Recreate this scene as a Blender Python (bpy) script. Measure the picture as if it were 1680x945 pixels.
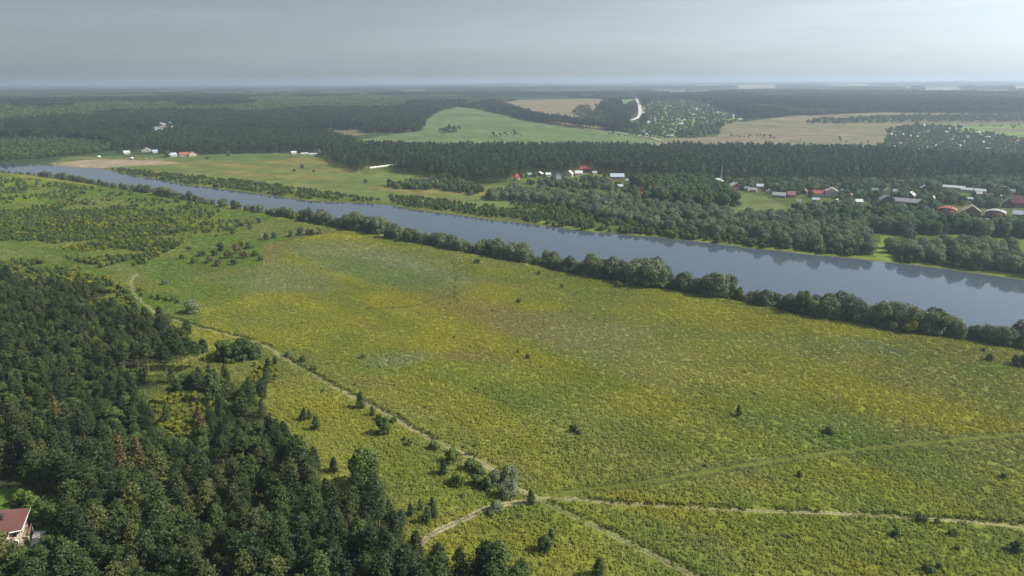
import bpy, math, random
import numpy as np

# ------------------------------------------------------------------ camera, sky, sun, exposure
scene = bpy.context.scene
for o in list(bpy.data.objects):
    bpy.data.objects.remove(o)
col = scene.collection

CAM_H = 120.0
FPX = 1119.0                      # focal length in photo pixels (1680 wide)
PITCH = math.radians(16.76)
ROLL = math.radians(0.307)
cp, sp = math.cos(PITCH), math.sin(PITCH)
CF = np.array([0.0, cp, -sp])
R0 = np.array([1.0, 0.0, 0.0]); U0 = np.array([0.0, sp, cp])
CR = math.cos(ROLL) * R0 - math.sin(ROLL) * U0
CU = math.sin(ROLL) * R0 + math.cos(ROLL) * U0
CC = np.array([0.0, 0.0, CAM_H])

from mathutils import Matrix, Vector
cd = bpy.data.cameras.new("camera")
cam = bpy.data.objects.new("camera", cd)
col.objects.link(cam)
cam.matrix_world = Matrix(((CR[0], CU[0], -CF[0], 0), (CR[1], CU[1], -CF[1], 0), (CR[2], CU[2], -CF[2], CAM_H), (0, 0, 0, 1)))
cd.sensor_width = 36.0
cd.lens = 36.0 * FPX / 1680.0
cd.clip_start = 1.0
cd.clip_end = 120000.0
scene.camera = cam

SUN_AZ = 95.0      # degrees to the right of the view direction
SUN_EL = 42.0
w = bpy.data.worlds.new("World")
scene.world = w
w.use_nodes = True
nt = w.node_tree
nt.nodes.clear()
wo = nt.nodes.new("ShaderNodeOutputWorld")
bg = nt.nodes.new("ShaderNodeBackground")
sky = nt.nodes.new("ShaderNodeTexSky")
sky.sky_type = 'NISHITA'
sky.sun_disc = False
sky.sun_elevation = math.radians(SUN_EL)
sky.sun_rotation = math.radians(SUN_AZ)
sky.altitude = 150
sky.air_density = 1.0
sky.dust_density = 1.0
sky.ozone_density = 2.0
bg.inputs[1].default_value = 0.076
# thin veils of high cloud
tc = nt.nodes.new("ShaderNodeTexCoord")
mp = nt.nodes.new("ShaderNodeMapping")
mp.inputs['Scale'].default_value = (1.6, 1.6, 22.0)
nz = nt.nodes.new("ShaderNodeTexNoise")
nz.inputs['Scale'].default_value = 1.4
nz.inputs['Detail'].default_value = 6.0
nz.inputs['Roughness'].default_value = 0.55
rmp = nt.nodes.new("ShaderNodeMapRange")
rmp.inputs['From Min'].default_value = 0.47
rmp.inputs['From Max'].default_value = 0.78
rmp.inputs['To Min'].default_value = 0.0
rmp.inputs['To Max'].default_value = 0.6
mx = nt.nodes.new("ShaderNodeMixRGB")
mx.blend_type = 'MIX'
grey = nt.nodes.new("ShaderNodeRGBToBW")
gm = nt.nodes.new("ShaderNodeMath"); gm.operation = 'MULTIPLY'; gm.inputs[1].default_value = 1.28
L = nt.links.new
L(tc.outputs['Generated'], mp.inputs[0]); L(mp.outputs[0], nz.inputs['Vector'])
L(nz.outputs['Fac'], rmp.inputs['Value']); L(rmp.outputs[0], mx.inputs[0])
L(sky.outputs[0], mx.inputs[1]); L(sky.outputs[0], grey.inputs[0]); L(grey.outputs[0], gm.inputs[0]); L(gm.outputs[0], mx.inputs[2])
bw2 = nt.nodes.new("ShaderNodeRGBToBW")
hazecol = nt.nodes.new("ShaderNodeMixRGB"); hazecol.blend_type = 'MULTIPLY'; hazecol.inputs[0].default_value = 1.0; hazecol.inputs[2].default_value = (.90, 1.0, 1.09, 1)
veil = nt.nodes.new("ShaderNodeMixRGB"); veil.inputs[0].default_value = 0.66
L(mx.outputs[0], bw2.inputs[0]); L(bw2.outputs[0], hazecol.inputs[1]); L(mx.outputs[0], veil.inputs[1]); L(hazecol.outputs[0], veil.inputs[2])
dt = nt.nodes.new("ShaderNodeVectorMath"); dt.operation = 'DOT_PRODUCT'
dt.inputs[1].default_value = (math.sin(math.radians(SUN_AZ)) * math.cos(math.radians(SUN_EL)), math.cos(math.radians(SUN_AZ)) * math.cos(math.radians(SUN_EL)), math.sin(math.radians(SUN_EL)))
L(tc.outputs['Generated'], dt.inputs[0])
gk = nt.nodes.new("ShaderNodeMath"); gk.operation = 'MULTIPLY'; gk.inputs[1].default_value = 1.05
ge = nt.nodes.new("ShaderNodeMath"); ge.operation = 'EXPONENT'
gs = nt.nodes.new("ShaderNodeVectorMath"); gs.operation = 'SCALE'
L(dt.outputs['Value'], gk.inputs[0]); L(gk.outputs[0], ge.inputs[0]); L(veil.outputs[0], gs.inputs[0]); L(ge.outputs[0], gs.inputs['Scale'])
L(gs.outputs[0], bg.inputs[0]); L(bg.outputs[0], wo.inputs[0])

sl = bpy.data.lights.new("sun", 'SUN')
sl.energy = 4.6
sl.angle = math.radians(0.53)
sl.color = (1.0, 0.95, 0.86)
sun = bpy.data.objects.new("sun", sl)
col.objects.link(sun)
sd = Vector((math.sin(math.radians(SUN_AZ)) * math.cos(math.radians(SUN_EL)),
             math.cos(math.radians(SUN_AZ)) * math.cos(math.radians(SUN_EL)), math.sin(math.radians(SUN_EL))))
sun.rotation_euler = sd.to_track_quat('Z', 'Y').to_euler()
sun.location = (300, 200, 400)

scene.view_settings.view_transform = 'Standard'
scene.view_settings.look = 'None'
scene.view_settings.exposure = 0.52
scene.view_settings.gamma = 1.0
scene.view_settings.use_curve_mapping = False
scene.render.engine = 'CYCLES'
cy = scene.cycles
cy.max_bounces = 5
cy.diffuse_bounces = 2
cy.glossy_bounces = 3
cy.transmission_bounces = 3
cy.volume_bounces = 0
cy.transparent_max_bounces = 4
cy.use_denoising = True
cy.use_adaptive_sampling = True
cy.adaptive_threshold = 0.01
cy.sample_clamp_indirect = 4.0

HAZE_DENSITY = 1.45e-4
HAZE_ANISO = 0.38
HAZE_COLOR = (0.72, 0.86, 0.98)

# ------------------------------------------------------------------ helpers: noise, projection, terrain
rng = np.random.default_rng(7)
random.seed(7)

def _hash(ix, iy, seed):
    n = (ix.astype(np.int64) * 374761393 + iy.astype(np.int64) * 668265263 + seed * 1442695041) & 0xFFFFFFFF
    n = ((n ^ (n >> 13)) * 1274126177) & 0xFFFFFFFF
    n = n ^ (n >> 16)
    return (n & 0xFFFFFF) / float(0xFFFFFF)

def vnoise(x, y, seed=0):
    x0 = np.floor(x); y0 = np.floor(y)
    fx = x - x0; fy = y - y0
    fx = fx * fx * (3 - 2 * fx); fy = fy * fy * (3 - 2 * fy)
    a = _hash(x0, y0, seed); b = _hash(x0 + 1, y0, seed)
    c = _hash(x0, y0 + 1, seed); d = _hash(x0 + 1, y0 + 1, seed)
    return (a + (b - a) * fx) * (1 - fy) + (c + (d - c) * fx) * fy

def fbm(x, y, scale, seed=0, octv=4):
    s = 0.0; amp = 1.0; tot = 0.0
    x = np.asarray(x, float) / scale; y = np.asarray(y, float) / scale
    for k in range(octv):
        s = s + amp * vnoise(x, y, seed + k * 17)
        tot += amp; amp *= 0.5
        x = x * 2.03 + 11.3; y = y * 2.03 + 5.7
    return s / tot

def sstep(a, b, v):
    t = np.clip((v - a) / (b - a), 0, 1)
    return t * t * (3 - 2 * t)

PROF_R = np.array([0, 1500, 2000, 2600, 3400, 6000, 12000, 25000, 45000, 80000.0])
PROF_H = np.array([0, 0, 15, 38, 46, 50, 62, 96, 112, 112.0])

def terrain0(x, y):
    x = np.asarray(x, float); y = np.asarray(y, float)
    r = np.hypot(x, y)
    h = np.interp(r, PROF_R, PROF_H)
    amp = np.interp(r, [0, 150, 1500, 2600, 6000, 15000, 40000], [0.5, 0.8, 1.0, 5, 13, 26, 20])
    wl = (fbm(x, y, 1700, 3, 3) - 0.5) * 2
    near = (fbm(x, y, 70, 9, 3) - 0.5) * 2
    return h + np.where(r > 1400, wl * amp * sstep(1400, 2600, r), 0) + near * 0.5 * (r < 3000)

def project(x, y, z):
    vx = np.asarray(x, float); vy = np.asarray(y, float); vz = np.asarray(z, float) - CAM_H
    zc = vx * CF[0] + vy * CF[1] + vz * CF[2]
    xr = vx * CR[0] + vy * CR[1] + vz * CR[2]
    yu = vx * CU[0] + vy * CU[1] + vz * CU[2]
    zs = np.where(zc > 1, zc, 1)
    px = np.where(zc > 1, 840 + FPX * xr / zs, -9999)
    py = np.where(zc > 1, 472.5 - FPX * yu / zs, 9999)
    return px, py, zc

_T = np.exp(np.linspace(math.log(40), math.log(60000), 1400))
def ground_at(px, py):
    """map position on the terrain seen at a photo pixel"""
    p = ground_poly([(px, py)])[0]
    return float(p[0]), float(p[1])

def ground_poly(pts):
    pts = np.asarray(pts, float)
    D = CF[None] + CR[None] * ((pts[:, :1] - 840) / FPX) + CU[None] * ((472.5 - pts[:, 1:2]) / FPX)
    D /= np.linalg.norm(D, axis=1)[:, None]
    tt = _T[::3]
    X = D[:, None, :] * tt[None, :, None]
    f = X[..., 2] + CAM_H - terrain0(X[..., 0], X[..., 1])
    hit = f < 0
    i = np.where(hit.any(1), np.argmax(hit, 1), len(tt) - 1)
    a, b = tt[np.maximum(i - 1, 0)], tt[i]
    for _ in range(18):
        m = .5 * (a + b); Pm = D * m[:, None]
        below = Pm[:, 2] + CAM_H - terrain0(Pm[:, 0], Pm[:, 1]) < 0
        b = np.where(below, m, b); a = np.where(below, a, m)
    return D[:, :2] * b[:, None]

def in_poly(px, py, poly):
    inside = np.zeros(np.shape(px), bool)
    n = len(poly); j = n - 1
    for i in range(n):
        xi, yi = poly[i]; xj, yj = poly[j]
        if yi != yj:
            c = ((yi > py) != (yj > py)) & (px < (xj - xi) * (py - yi) / (yj - yi) + xi)
            inside ^= c
        j = i
    return inside

def dist_polyline(x, y, pts):
    d = np.full(np.shape(x), 1e9)
    for (ax, ay), (bx, by) in zip(pts[:-1], pts[1:]):
        vx, vy = bx - ax, by - ay
        l2 = vx * vx + vy * vy + 1e-9
        t = np.clip(((x - ax) * vx + (y - ay) * vy) / l2, 0, 1)
        d = np.minimum(d, np.hypot(x - ax - t * vx, y - ay - t * vy))
    return d

def smooth_line(pts, step):
    """Catmull-Rom through map points, resampled"""
    P = np.array(pts, float)
    P = np.vstack([2 * P[0] - P[1], P, 2 * P[-1] - P[-2]])
    out = []
    for i in range(1, len(P) - 2):
        n = max(2, int(np.linalg.norm(P[i + 1] - P[i]) / step))
        for k in range(n):
            t = k / n
            out.append(0.5 * ((2 * P[i]) + (-P[i - 1] + P[i + 1]) * t + (2 * P[i - 1] - 5 * P[i] + 4 * P[i + 1] - P[i + 2]) * t * t
                              + (-P[i - 1] + 3 * P[i] - 3 * P[i + 1] + P[i + 2]) * t ** 3))
    out.append(P[-2])
    return np.array(out)

# ------------------------------------------------------------------ the river's outline on the map
FAR_BANK = [(-420, 258), (-150, 262), (0, 266), (40, 267), (81, 269), (112, 272), (169, 275.5), (190, 281), (257, 292), (291, 298), (372, 309),
            (423, 315), (508, 326), (560, 329), (631, 332.6), (695, 343), (777, 353.6), (858, 362), (915, 370), (1000, 379), (1120, 390),
            (1255, 405), (1425, 424), (1526, 433), (1680, 454), (1800, 472), (2050, 510)]
NEAR_BASE = [(-420, 274), (-150, 279), (0, 284), (101, 294), (183, 308), (284, 325), (338, 335), (423, 350), (491, 361), (560, 375), (621, 384), (641, 391), (695, 401),
             (777, 416), (875, 433), (932, 447), (990, 457), (1034, 466), (1120, 477), (1235, 498.5), (1323, 517), (1401, 529),
             (1492, 544), (1594, 559), (1680, 573), (1800, 597), (2050, 650)]
far_w = smooth_line(ground_poly(FAR_BANK), 18)
nb0 = smooth_line(ground_poly(NEAR_BASE), 14)
tn = np.gradient(nb0, axis=0); tn /= np.linalg.norm(tn, axis=1)[:, None]
nn_ = np.stack([-tn[:, 1], tn[:, 0]], 1)
nn_[nn_[:, 1] < 0] *= -1
near_w = nb0 + nn_ * 13.0
def wob(P, s, seed, a):
    return P + np.stack([fbm(P[:, 0], P[:, 1], s, seed) - .5, fbm(P[:, 0], P[:, 1], s, seed + 5) - .5], 1) * a
far_w = wob(far_w, 40, 40, 9); near_w = wob(near_w, 40, 60, 6)
RIVER = np.vstack([near_w, far_w[::-1]])
R_BB = (RIVER.min(0) - 60, RIVER.max(0) + 60)

def river_sd(x, y):
    """signed distance to the river's edge: positive on land"""
    x = np.asarray(x, float); y = np.asarray(y, float)
    out = np.full(x.shape, 60.0)
    m = (x > R_BB[0][0]) & (x < R_BB[1][0]) & (y > R_BB[0][1]) & (y < R_BB[1][1])
    if m.any():
        xs, ys = x[m], y[m]
        d = np.minimum(dist_polyline(xs, ys, near_w), dist_polyline(xs, ys, far_w))
        ins = in_poly(xs, ys, RIVER)
        out[m] = np.where(ins, -d, d)
    return out

WATER_Z = -1.8
def terrain(x, y, sd=None):
    if sd is None: sd = river_sd(x, y)
    h = terrain0(x, y)
    return np.where(sd > 14, h, np.where(sd > 0, WATER_Z + (h - WATER_Z) * sstep(-3, 14, sd) - 0.0 + 0, WATER_Z - 0.02 - 3.0 * sstep(0, 25, -sd)) )

# ------------------------------------------------------------------ zones of the map, written in photo pixels (ground positions)
Z = {}
Z['green_hill'] = [(585, 240), (592, 229), (640, 221), (690, 215), (697, 198), (720, 183), (750, 175), (790, 178), (830, 188), (880, 200), (940, 208), (1000, 214), (1050, 224), (1095, 235), (1060, 248), (800, 250)]
Z['tan_field'] = [(812, 171), (850, 164), (960, 162), (1000, 163), (985, 185), (1010, 205), (1000, 213), (940, 206), (880, 196), (835, 181)]
Z['small_green'] = [(1008, 163), (1040, 163), (1036, 181), (1020, 181)]
Z['right_tan'] = [(1062, 246), (1080, 228), (1180, 222), (1186, 203), (1240, 197), (1300, 190), (1450, 184), (1560, 185), (1900, 187), (1900, 262), (1680, 262), (1460, 257), (1250, 254)]
Z['right_green'] = [(1560, 203), (1900, 203), (1900, 262), (1680, 250), (1640, 225), (1580, 214)]
Z['left_strip'] = [(165, 222), (215, 214), (300, 211), (330, 214), (250, 227), (190, 228)]
Z['mid_tan'] = [(486, 219), (500, 214), (600, 213), (600, 221), (560, 226), (510, 226)]
Z['far_meadow'] = [(120, 256), (250, 257), (330, 257), (400, 254), (500, 251), (540, 262), (600, 286), (640, 284), (700, 291), (760, 303), (830, 304), (870, 306), (860, 330), (810, 348), (640, 331), (440, 314), (200, 277), (110, 272), (80, 268)]
Z['sand'] = [(84, 270), (110, 266), (140, 262.5), (200, 261), (262, 264.5), (300, 268), (230, 271), (170, 274.5), (112, 272)]
Z['far_bank_land'] = [(700, 291), (830, 300), (1040, 293), (1190, 299), (1500, 299), (1950, 299), (1950, 520), (1680, 455), (1425, 424), (1120, 391), (858, 363), (640, 333), (640, 322)]
Z['village_meadow'] = [(1130, 350), (1165, 330), (1205, 318), (1250, 321), (1290, 335), (1275, 352), (1240, 356), (1190, 348)]
Z['bank_gap'] = [(1432, 424), (1436, 404), (1448, 384), (1462, 384), (1458, 402), (1462, 424)]
Z['slope_right'] = [(1540, 384), (1690, 392), (1900, 410), (1900, 440), (1690, 415), (1600, 402)]
Z['village_mid'] = [(1036, 224), (1058, 205), (1050, 178), (1066, 168), (1110, 165), (1150, 168), (1195, 184), (1235, 195), (1185, 206), (1178, 222), (1100, 229)]
Z['village_right'] = [(1450, 250), (1462, 212), (1500, 207), (1580, 213), (1640, 226), (1720, 240), (1720, 266), (1500, 262)]
Z['village_left'] = [(250, 217), (262, 205), (290, 203), (294, 209), (276, 217)]
Z['village_edge'] = [(-80, 216), (40, 217), (40, 226), (-80, 232)]
Z['copse'] = [(975, 188), (986, 170), (1003, 167), (1014, 178), (1024, 190), (1030, 203), (1010, 206), (988, 198)]
Z['hedge_hill'] = [(770, 176), (800, 178), (840, 186), (905, 199), (900, 203), (850, 194), (800, 184)]
Z['tree_row_right'] = [(1320, 200), (1400, 195), (1500, 191), (1700, 189), (1900, 190), (1900, 202), (1700, 201), (1500, 201.5), (1330, 204)]
Z['copse_mid'] = [(1115, 224), (1140, 212), (1170, 212), (1185, 222), (1150, 227)]
FAR_STRIPS = [[(1240, 159), (1330, 157), (1336, 162), (1250, 164)], [(1420, 159), (1520, 157), (1522, 161), (1430, 163)], [(1560, 163), (1690, 161), (1690, 166), (1580, 167)], [(250, 150), (330, 149), (330, 153), (260, 154)], [(640, 149), (700, 148), (705, 152), (650, 153)], [(1130, 140), (1180, 139), (1185, 144), (1140, 144)], [(1340, 140), (1430, 138), (1435, 143), (1350, 143)],
              [(1195, 140.5), (1275, 139), (1280, 147), (1215, 149)], [(1310, 149), (1372, 149), (1372, 151.5), (1315, 151.5)], [(1500, 144), (1580, 143), (1582, 150), (1520, 150)],
              [(1585, 152.5), (1720, 152), (1720, 157), (1600, 157)], [(1650, 141), (1720, 140), (1720, 147), (1660, 147)], [(500, 140), (610, 139.5), (600, 143), (520, 143)],
              [(60, 156), (100, 155), (100, 158), (65, 158)], [(1470, 146), (1500, 145), (1500, 149), (1480, 149)], [(1090, 150), (1180, 148), (1175, 152), (1100, 153)]]
FIELD_NAMES = ['green_hill', 'tan_field', 'small_green', 'right_tan', 'left_strip', 'mid_tan', 'village_mid', 'village_right', 'village_left', 'village_edge']

C_YELLOW = np.array([0.200, 0.198, 0.026]); C_OLIVE = np.array([0.142, 0.162, 0.040]); C_GREEN = np.array([0.098, 0.140, 0.026])
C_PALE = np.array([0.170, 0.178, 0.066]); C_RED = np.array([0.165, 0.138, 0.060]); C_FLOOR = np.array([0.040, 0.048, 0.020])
C_FIELD = np.array([0.110, 0.160, 0.060]); C_TAN = np.array([0.245, 0.195, 0.120]); C_SAND = np.array([0.270, 0.215, 0.140])
C_LAWN = np.array([0.130, 0.185, 0.030]); C_CANOPY = np.array([0.040, 0.062, 0.028]); C_MUD = np.array([0.090, 0.080, 0.045])
C_SILVER = np.array([0.145, 0.168, 0.095]); C_DIRT = np.array([0.36, 0.30, 0.20])

def lerp(a, b, t):
    return a + (b - a) * np.asarray(t)[..., None]

def soft_ellipse(px, py, cx, cy_, rx, ry, ang=0.0):
    c, s = math.cos(math.radians(ang)), math.sin(math.radians(ang))
    u = ((px - cx) * c + (py - cy_) * s) / rx; v = (-(px - cx) * s + (py - cy_) * c) / ry
    return np.clip(1.25 - (u * u + v * v), 0, 1) ** 0.7

def ground_color(x, y, sd):
    """the real surface colour at map positions"""
    r = np.hypot(x, y)
    z = terrain0(x, y)
    px, py, zc = project(x, y, z)
    wx = (fbm(x, y, 30, 70, 3) - .5); wy = (fbm(x, y, 30, 80, 3) - .5)
    k = np.clip(400 / np.maximum(r, 50), 0.05, 1.5)
    pxw = px + wx * 34 * k; pyw = py + wy * 10 * k * k
    # meadow base: streaks that run along the valley
    a = math.radians(-33)
    u = x * math.cos(a) + y * math.sin(a); v = -x * math.sin(a) + y * math.cos(a)
    n1 = fbm(u, v * 2.4, 75, 1, 4); n2 = fbm(u, v * 1.8, 22, 2, 4); n3 = fbm(x, y, 7, 4, 3)
    yel = .12 + .8 * sstep(0.36, 0.66, n1 * 0.62 + n2 * 0.30 + n3 * 0.08)
    c = lerp(np.broadcast_to(C_OLIVE, x.shape + (3,)), C_YELLOW, yel)
    c = lerp(c, C_GREEN, 0.45 * sstep(0.50, 0.68, fbm(u, v * 2, 60, 21, 4)))
    c = lerp(c, C_RED, 0.25 * sstep(0.56, 0.72, fbm(u, v * 2, 40, 31, 4)))
    # the pale, greyer swath through the middle of the meadow and the silvery weeds at its upper end
    for (cx, cy_, rx, ry, an, cc, am) in ((640, 440, 150, 32, 12, C_SILVER, .75), (440, 455, 110, 30, 4, C_SILVER, .6), (560, 410, 60, 16, 0, C_PALE, .7), (850, 530, 190, 26, 16, C_RED, .55),
                                          (1050, 585, 230, 42, 14, C_PALE, .55), (1330, 690, 200, 40, 13, C_GREEN, .5), (1000, 560, 130, 22, 12, C_PALE, .5), (420, 395, 70, 36, 0, C_RED, .65),
                                          (640, 455, 120, 20, 14, C_GREEN, .5), (330, 440, 90, 50, 0, C_GREEN, .6), (450, 490, 60, 9, -6, C_YELLOW, .9), (790, 400, 200, 20, 14, C_RED, .35),
                                          (1250, 620, 260, 40, 12, C_YELLOW, .35), (600, 560, 190, 40, 14, C_YELLOW, .3), (650, 590, 60, 14, 0, C_SILVER, .45), (760, 590, 50, 10, 5, C_RED, .6),
                                          (1440, 570, 60, 10, 8, C_SILVER, .4), (1620, 605, 50, 12, 5, C_GREEN, .6), (1640, 895, 60, 30, 0, C_GREEN, .5), (930, 850, 60, 20, 25, C_GREEN, .4)):
        e = soft_ellipse(pxw, pyw, cx, cy_, rx, ry, an) * (0.55 + 0.9 * (n2 - .1))
        c = lerp(c, cc, np.clip(e * am, 0, 1))
    # upper left scrub land
    m = in_poly(pxw, pyw, [(-400, 276), (0, 285), (180, 309), (430, 352), (560, 380), (430, 400), (420, 440), (330, 470), (330, 540), (-400, 560)])
    c = np.where(m[..., None], lerp(lerp(np.broadcast_to(C_GREEN * 1.05, c.shape), C_OLIVE, sstep(.45, .6, n1)), C_PALE * 0.8, 0.5 * sstep(.5, .65, n2)), c)
    for (cx, cy_, rx, ry, an) in ((270, 365, 120, 18, 6), (140, 405, 40, 10, 0), (190, 493, 50, 10, -6), (240, 488, 30, 14, 0), (40, 300, 60, 8, 0), (20, 325, 60, 8, 0)):
        c = lerp(c, C_YELLOW * np.array([.85, 1.0, 1.0]), np.clip(0.9 * soft_ellipse(pxw, pyw, cx, cy_, rx, ry, an), 0, 1) * sstep(.35, .55, n2))
    m = in_poly(pxw, pyw, [(-300, 395), (0, 392), (100, 402), (200, 425), (250, 440), (180, 452), (60, 440), (-300, 440)])
    c = np.where(m[..., None], lerp(np.broadcast_to(C_GREEN, c.shape), C_PALE, 0.5 * sstep(.4, .6, n2)), c)
    # forest floors
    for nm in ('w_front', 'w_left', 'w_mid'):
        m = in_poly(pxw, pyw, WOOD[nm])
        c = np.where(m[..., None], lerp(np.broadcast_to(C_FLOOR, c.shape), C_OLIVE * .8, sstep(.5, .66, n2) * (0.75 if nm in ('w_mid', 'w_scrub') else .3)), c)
    for (cx, cy_, rx, ry) in ((300, 672, 62, 26), (255, 645, 30, 14), (290, 710, 40, 20), (420, 600, 40, 20)):
        c = lerp(c, C_OLIVE * .9, .8 * np.clip(soft_ellipse(pxw, pyw, cx, cy_, rx, ry), 0, 1) * sstep(.3, .5, n2))
    m = in_poly(px, py, HOUSE_CLEAR)
    c = np.where(m[..., None], np.broadcast_to(np.array([.075, .13, .03]), c.shape), c)
    # far side of the river
    beyond = (sd > 0) & (y > 0) & (dist_side(x, y) > 0)
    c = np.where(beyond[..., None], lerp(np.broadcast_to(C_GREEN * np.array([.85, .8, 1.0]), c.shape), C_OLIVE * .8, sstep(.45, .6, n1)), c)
    c = np.array(c)
    def zone(nm, cc, var=0.25, cc2=None):
        pl = np.array(Z[nm] if isinstance(nm, str) else nm, float)
        j = np.nonzero(beyond & (pxw > pl[:, 0].min()) & (pxw < pl[:, 0].max()) & (pyw > pl[:, 1].min()) & (pyw < pl[:, 1].max()))[0]
        if not len(j): return
        j = j[in_poly(pxw[j], pyw[j], pl)]
        b = np.broadcast_to(cc, (len(j), 3)) * (1 + var * (fbm(u[j], v[j] * 3, 120, 91, 4) - .5) * 2)[..., None]
        if cc2 is not None: b = lerp(b, cc2, sstep(.42, .62, fbm(u[j], v[j] * 3, 90, 93, 4)))
        c[j] = b
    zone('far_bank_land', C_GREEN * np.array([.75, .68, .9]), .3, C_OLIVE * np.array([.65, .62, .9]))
    far = beyond & (r > 1250)
    c = np.where(far[..., None], C_CANOPY * (1 + .5 * (fbm(x, y, 260, 51, 4) - .5))[..., None], c)
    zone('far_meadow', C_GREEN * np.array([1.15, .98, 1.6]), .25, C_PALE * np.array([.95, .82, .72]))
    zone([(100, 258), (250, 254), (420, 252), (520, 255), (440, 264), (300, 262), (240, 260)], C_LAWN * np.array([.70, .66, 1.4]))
    zone('sand', C_SAND, .12)
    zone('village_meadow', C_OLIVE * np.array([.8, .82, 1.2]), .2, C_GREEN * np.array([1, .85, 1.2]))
    zone('slope_right', C_LAWN * .8, .2, C_GREEN)
    zone('bank_gap', C_LAWN * 1.05, .2)
    zone('green_hill', C_FIELD * .85, .18, C_FIELD * np.array([1.1, 1.0, 1.1]))
    zone('tan_field', C_TAN * .8, .12, C_TAN * np.array([.75, .8, .8]))
    zone('small_green', C_FIELD * 1.15)
    zone('right_tan', C_TAN * np.array([.75, .80, .8]), .15, C_TAN * np.array([.6, .72, .65]))
    zone('right_green', C_PALE * np.array([.9, 1.15, .8]), .15, C_TAN * .6)
    zone([(1060, 247), (1300, 238), (1470, 240), (1470, 258), (1250, 256)], C_PALE * np.array([1, 1.15, .85]), .15)
    zone('left_strip', C_PALE * np.array([.8, .95, .7]), .2)
    zone('mid_tan', C_TAN * np.array([.6, .62, .6]), .2)
    zone('village_mid', C_GREEN * 1.5, .3, C_PALE); zone('village_right', C_GREEN * 1.5, .3, C_PALE)
    zone('village_left', C_PALE); zone('village_edge', C_PALE)
    for s in FAR_STRIPS: zone(s, C_TAN * np.array([1.0, 1.05, 1.1]), .1)
    # grassy edge of the far bank, mud at the water line
    strip = beyond & (sd < 6.5 + 10 * (n2 - .5)) & (px > 880)
    c = np.where(strip[..., None], lerp(np.broadcast_to(C_LAWN, c.shape), C_YELLOW, .3 * n2), c)
    c = np.where(((sd < 1.2) & (sd > -6))[..., None], lerp(np.broadcast_to(C_MUD, c.shape), c, .35), c)
    c = np.where((sd <= -6)[..., None], C_MUD * .6, c)
    return np.clip(c, 0.005, 0.9)

def dist_side(x, y):
    """positive beyond the near bank of the river"""
    yb = np.interp(x, near_w[np.argsort(near_w[:, 0]), 0], near_w[np.argsort(near_w[:, 0]), 1])
    return y - yb - 5

WOOD = {}
WOOD['w_front'] = [(-300, 760), (-100, 715), (60, 712), (150, 730), (230, 780), (340, 800), (430, 780), (500, 790), (550, 812), (610, 838), (650, 875), (705, 910), (760, 940), (820, 972), (870, 1020), (905, 1090), (930, 1300), (-600, 1300)]
WOOD['w_mid'] = [(-300, 650), (-50, 610), (80, 595), (200, 615), (330, 625), (415, 632), (455, 672), (480, 720), (505, 785), (430, 778), (340, 798), (230, 778), (150, 728), (60, 710), (-300, 740)]
WOOD['w_left'] = [(-300, 470), (0, 452), (60, 466), (130, 474), (172, 486), (140, 500), (150, 515), (215, 522), (300, 552), (330, 585), (200, 605), (80, 595), (-50, 610), (-300, 650)]
WOOD['w_scrub'] = [(-300, 338), (0, 345), (100, 336), (200, 345), (262, 366), (325, 396), (292, 432), (230, 446), (190, 428), (130, 418), (60, 405), (-300, 400)]
HOUSE_CLEAR = [(-300, 806), (40, 800), (70, 812), (100, 850), (110, 900), (70, 930), (-300, 940)]

# ------------------------------------------------------------------ tracks on the map (photo pixels)
TRACKS = {
    'main': dict(px=[(640, 935), (680, 905), (710, 876), (760, 853), (800, 834), (850, 825), (905, 818), (945, 819), (960, 820)], w=1.9, dirt=.72),
    'main_right': dict(px=[(945, 819), (1000, 825), (1060, 829), (1200, 837), (1350, 842), (1500, 850), (1600, 857), (1700, 867), (1900, 888)], w=1.15, dirt=.55),
    'meadow_edge': dict(px=[(890, 820), (850, 802), (800, 766), (740, 736), (690, 712), (640, 682), (590, 657), (540, 630), (500, 607), (470, 590), (440, 570), (400, 556), (340, 541), (290, 526), (262, 517), (240, 501), (223, 485), (216, 463), (225, 448)], w=1.5, dirt=.50),
    'grassy': dict(px=[(905, 816), (940, 808), (1000, 799), (1100, 785), (1200, 768), (1320, 749), (1430, 736), (1560, 723), (1700, 711), (1900, 696)], w=4.2, dirt=.02),
    'fork': dict(px=[(890, 822), (930, 843), (970, 862), (1040, 895), (1100, 926), (1150, 952), (1230, 995)], w=1.6, dirt=.34),
    'faint': dict(px=[(741, 425), (747, 450), (745, 485), (752, 497)], w=1.4, dirt=.0),
    'faint2': dict(px=[(600, 506), (660, 505), (710, 492), (745, 484)], w=1.4, dirt=.0),
    'faint3': dict(px=[(920, 725), (930, 755), (945, 785), (955, 805)], w=1.0, dirt=.0),
    'old': dict(px=[(262, 470), (270, 440), (300, 410), (345, 388), (400, 366)], w=2.0, dirt=.05),
    'loop': dict(px=[(330, 540), (342, 520), (344, 506), (335, 500)], w=1.2, dirt=.11),
}
for t in TRACKS.values():
    t['pts'] = smooth_line(ground_poly(t['px']), 1.6)
def track_dist(x, y):
    d = np.full(np.shape(x), 1e9)
    for t in TRACKS.values():
        if t['dirt'] < .1 and t['w'] < 4: continue
        d = np.minimum(d, dist_polyline(x, y, t['pts'][::4]) - t['w'] * .5 + (1.1 if t['dirt'] < .1 else 0))
    return d

# ------------------------------------------------------------------ materials
def new_mat(name):
    m = bpy.data.materials.new(name); m.use_nodes = True
    m.node_tree.nodes.clear()
    return m, m.node_tree, m.node_tree.nodes.new("ShaderNodeOutputMaterial")

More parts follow.
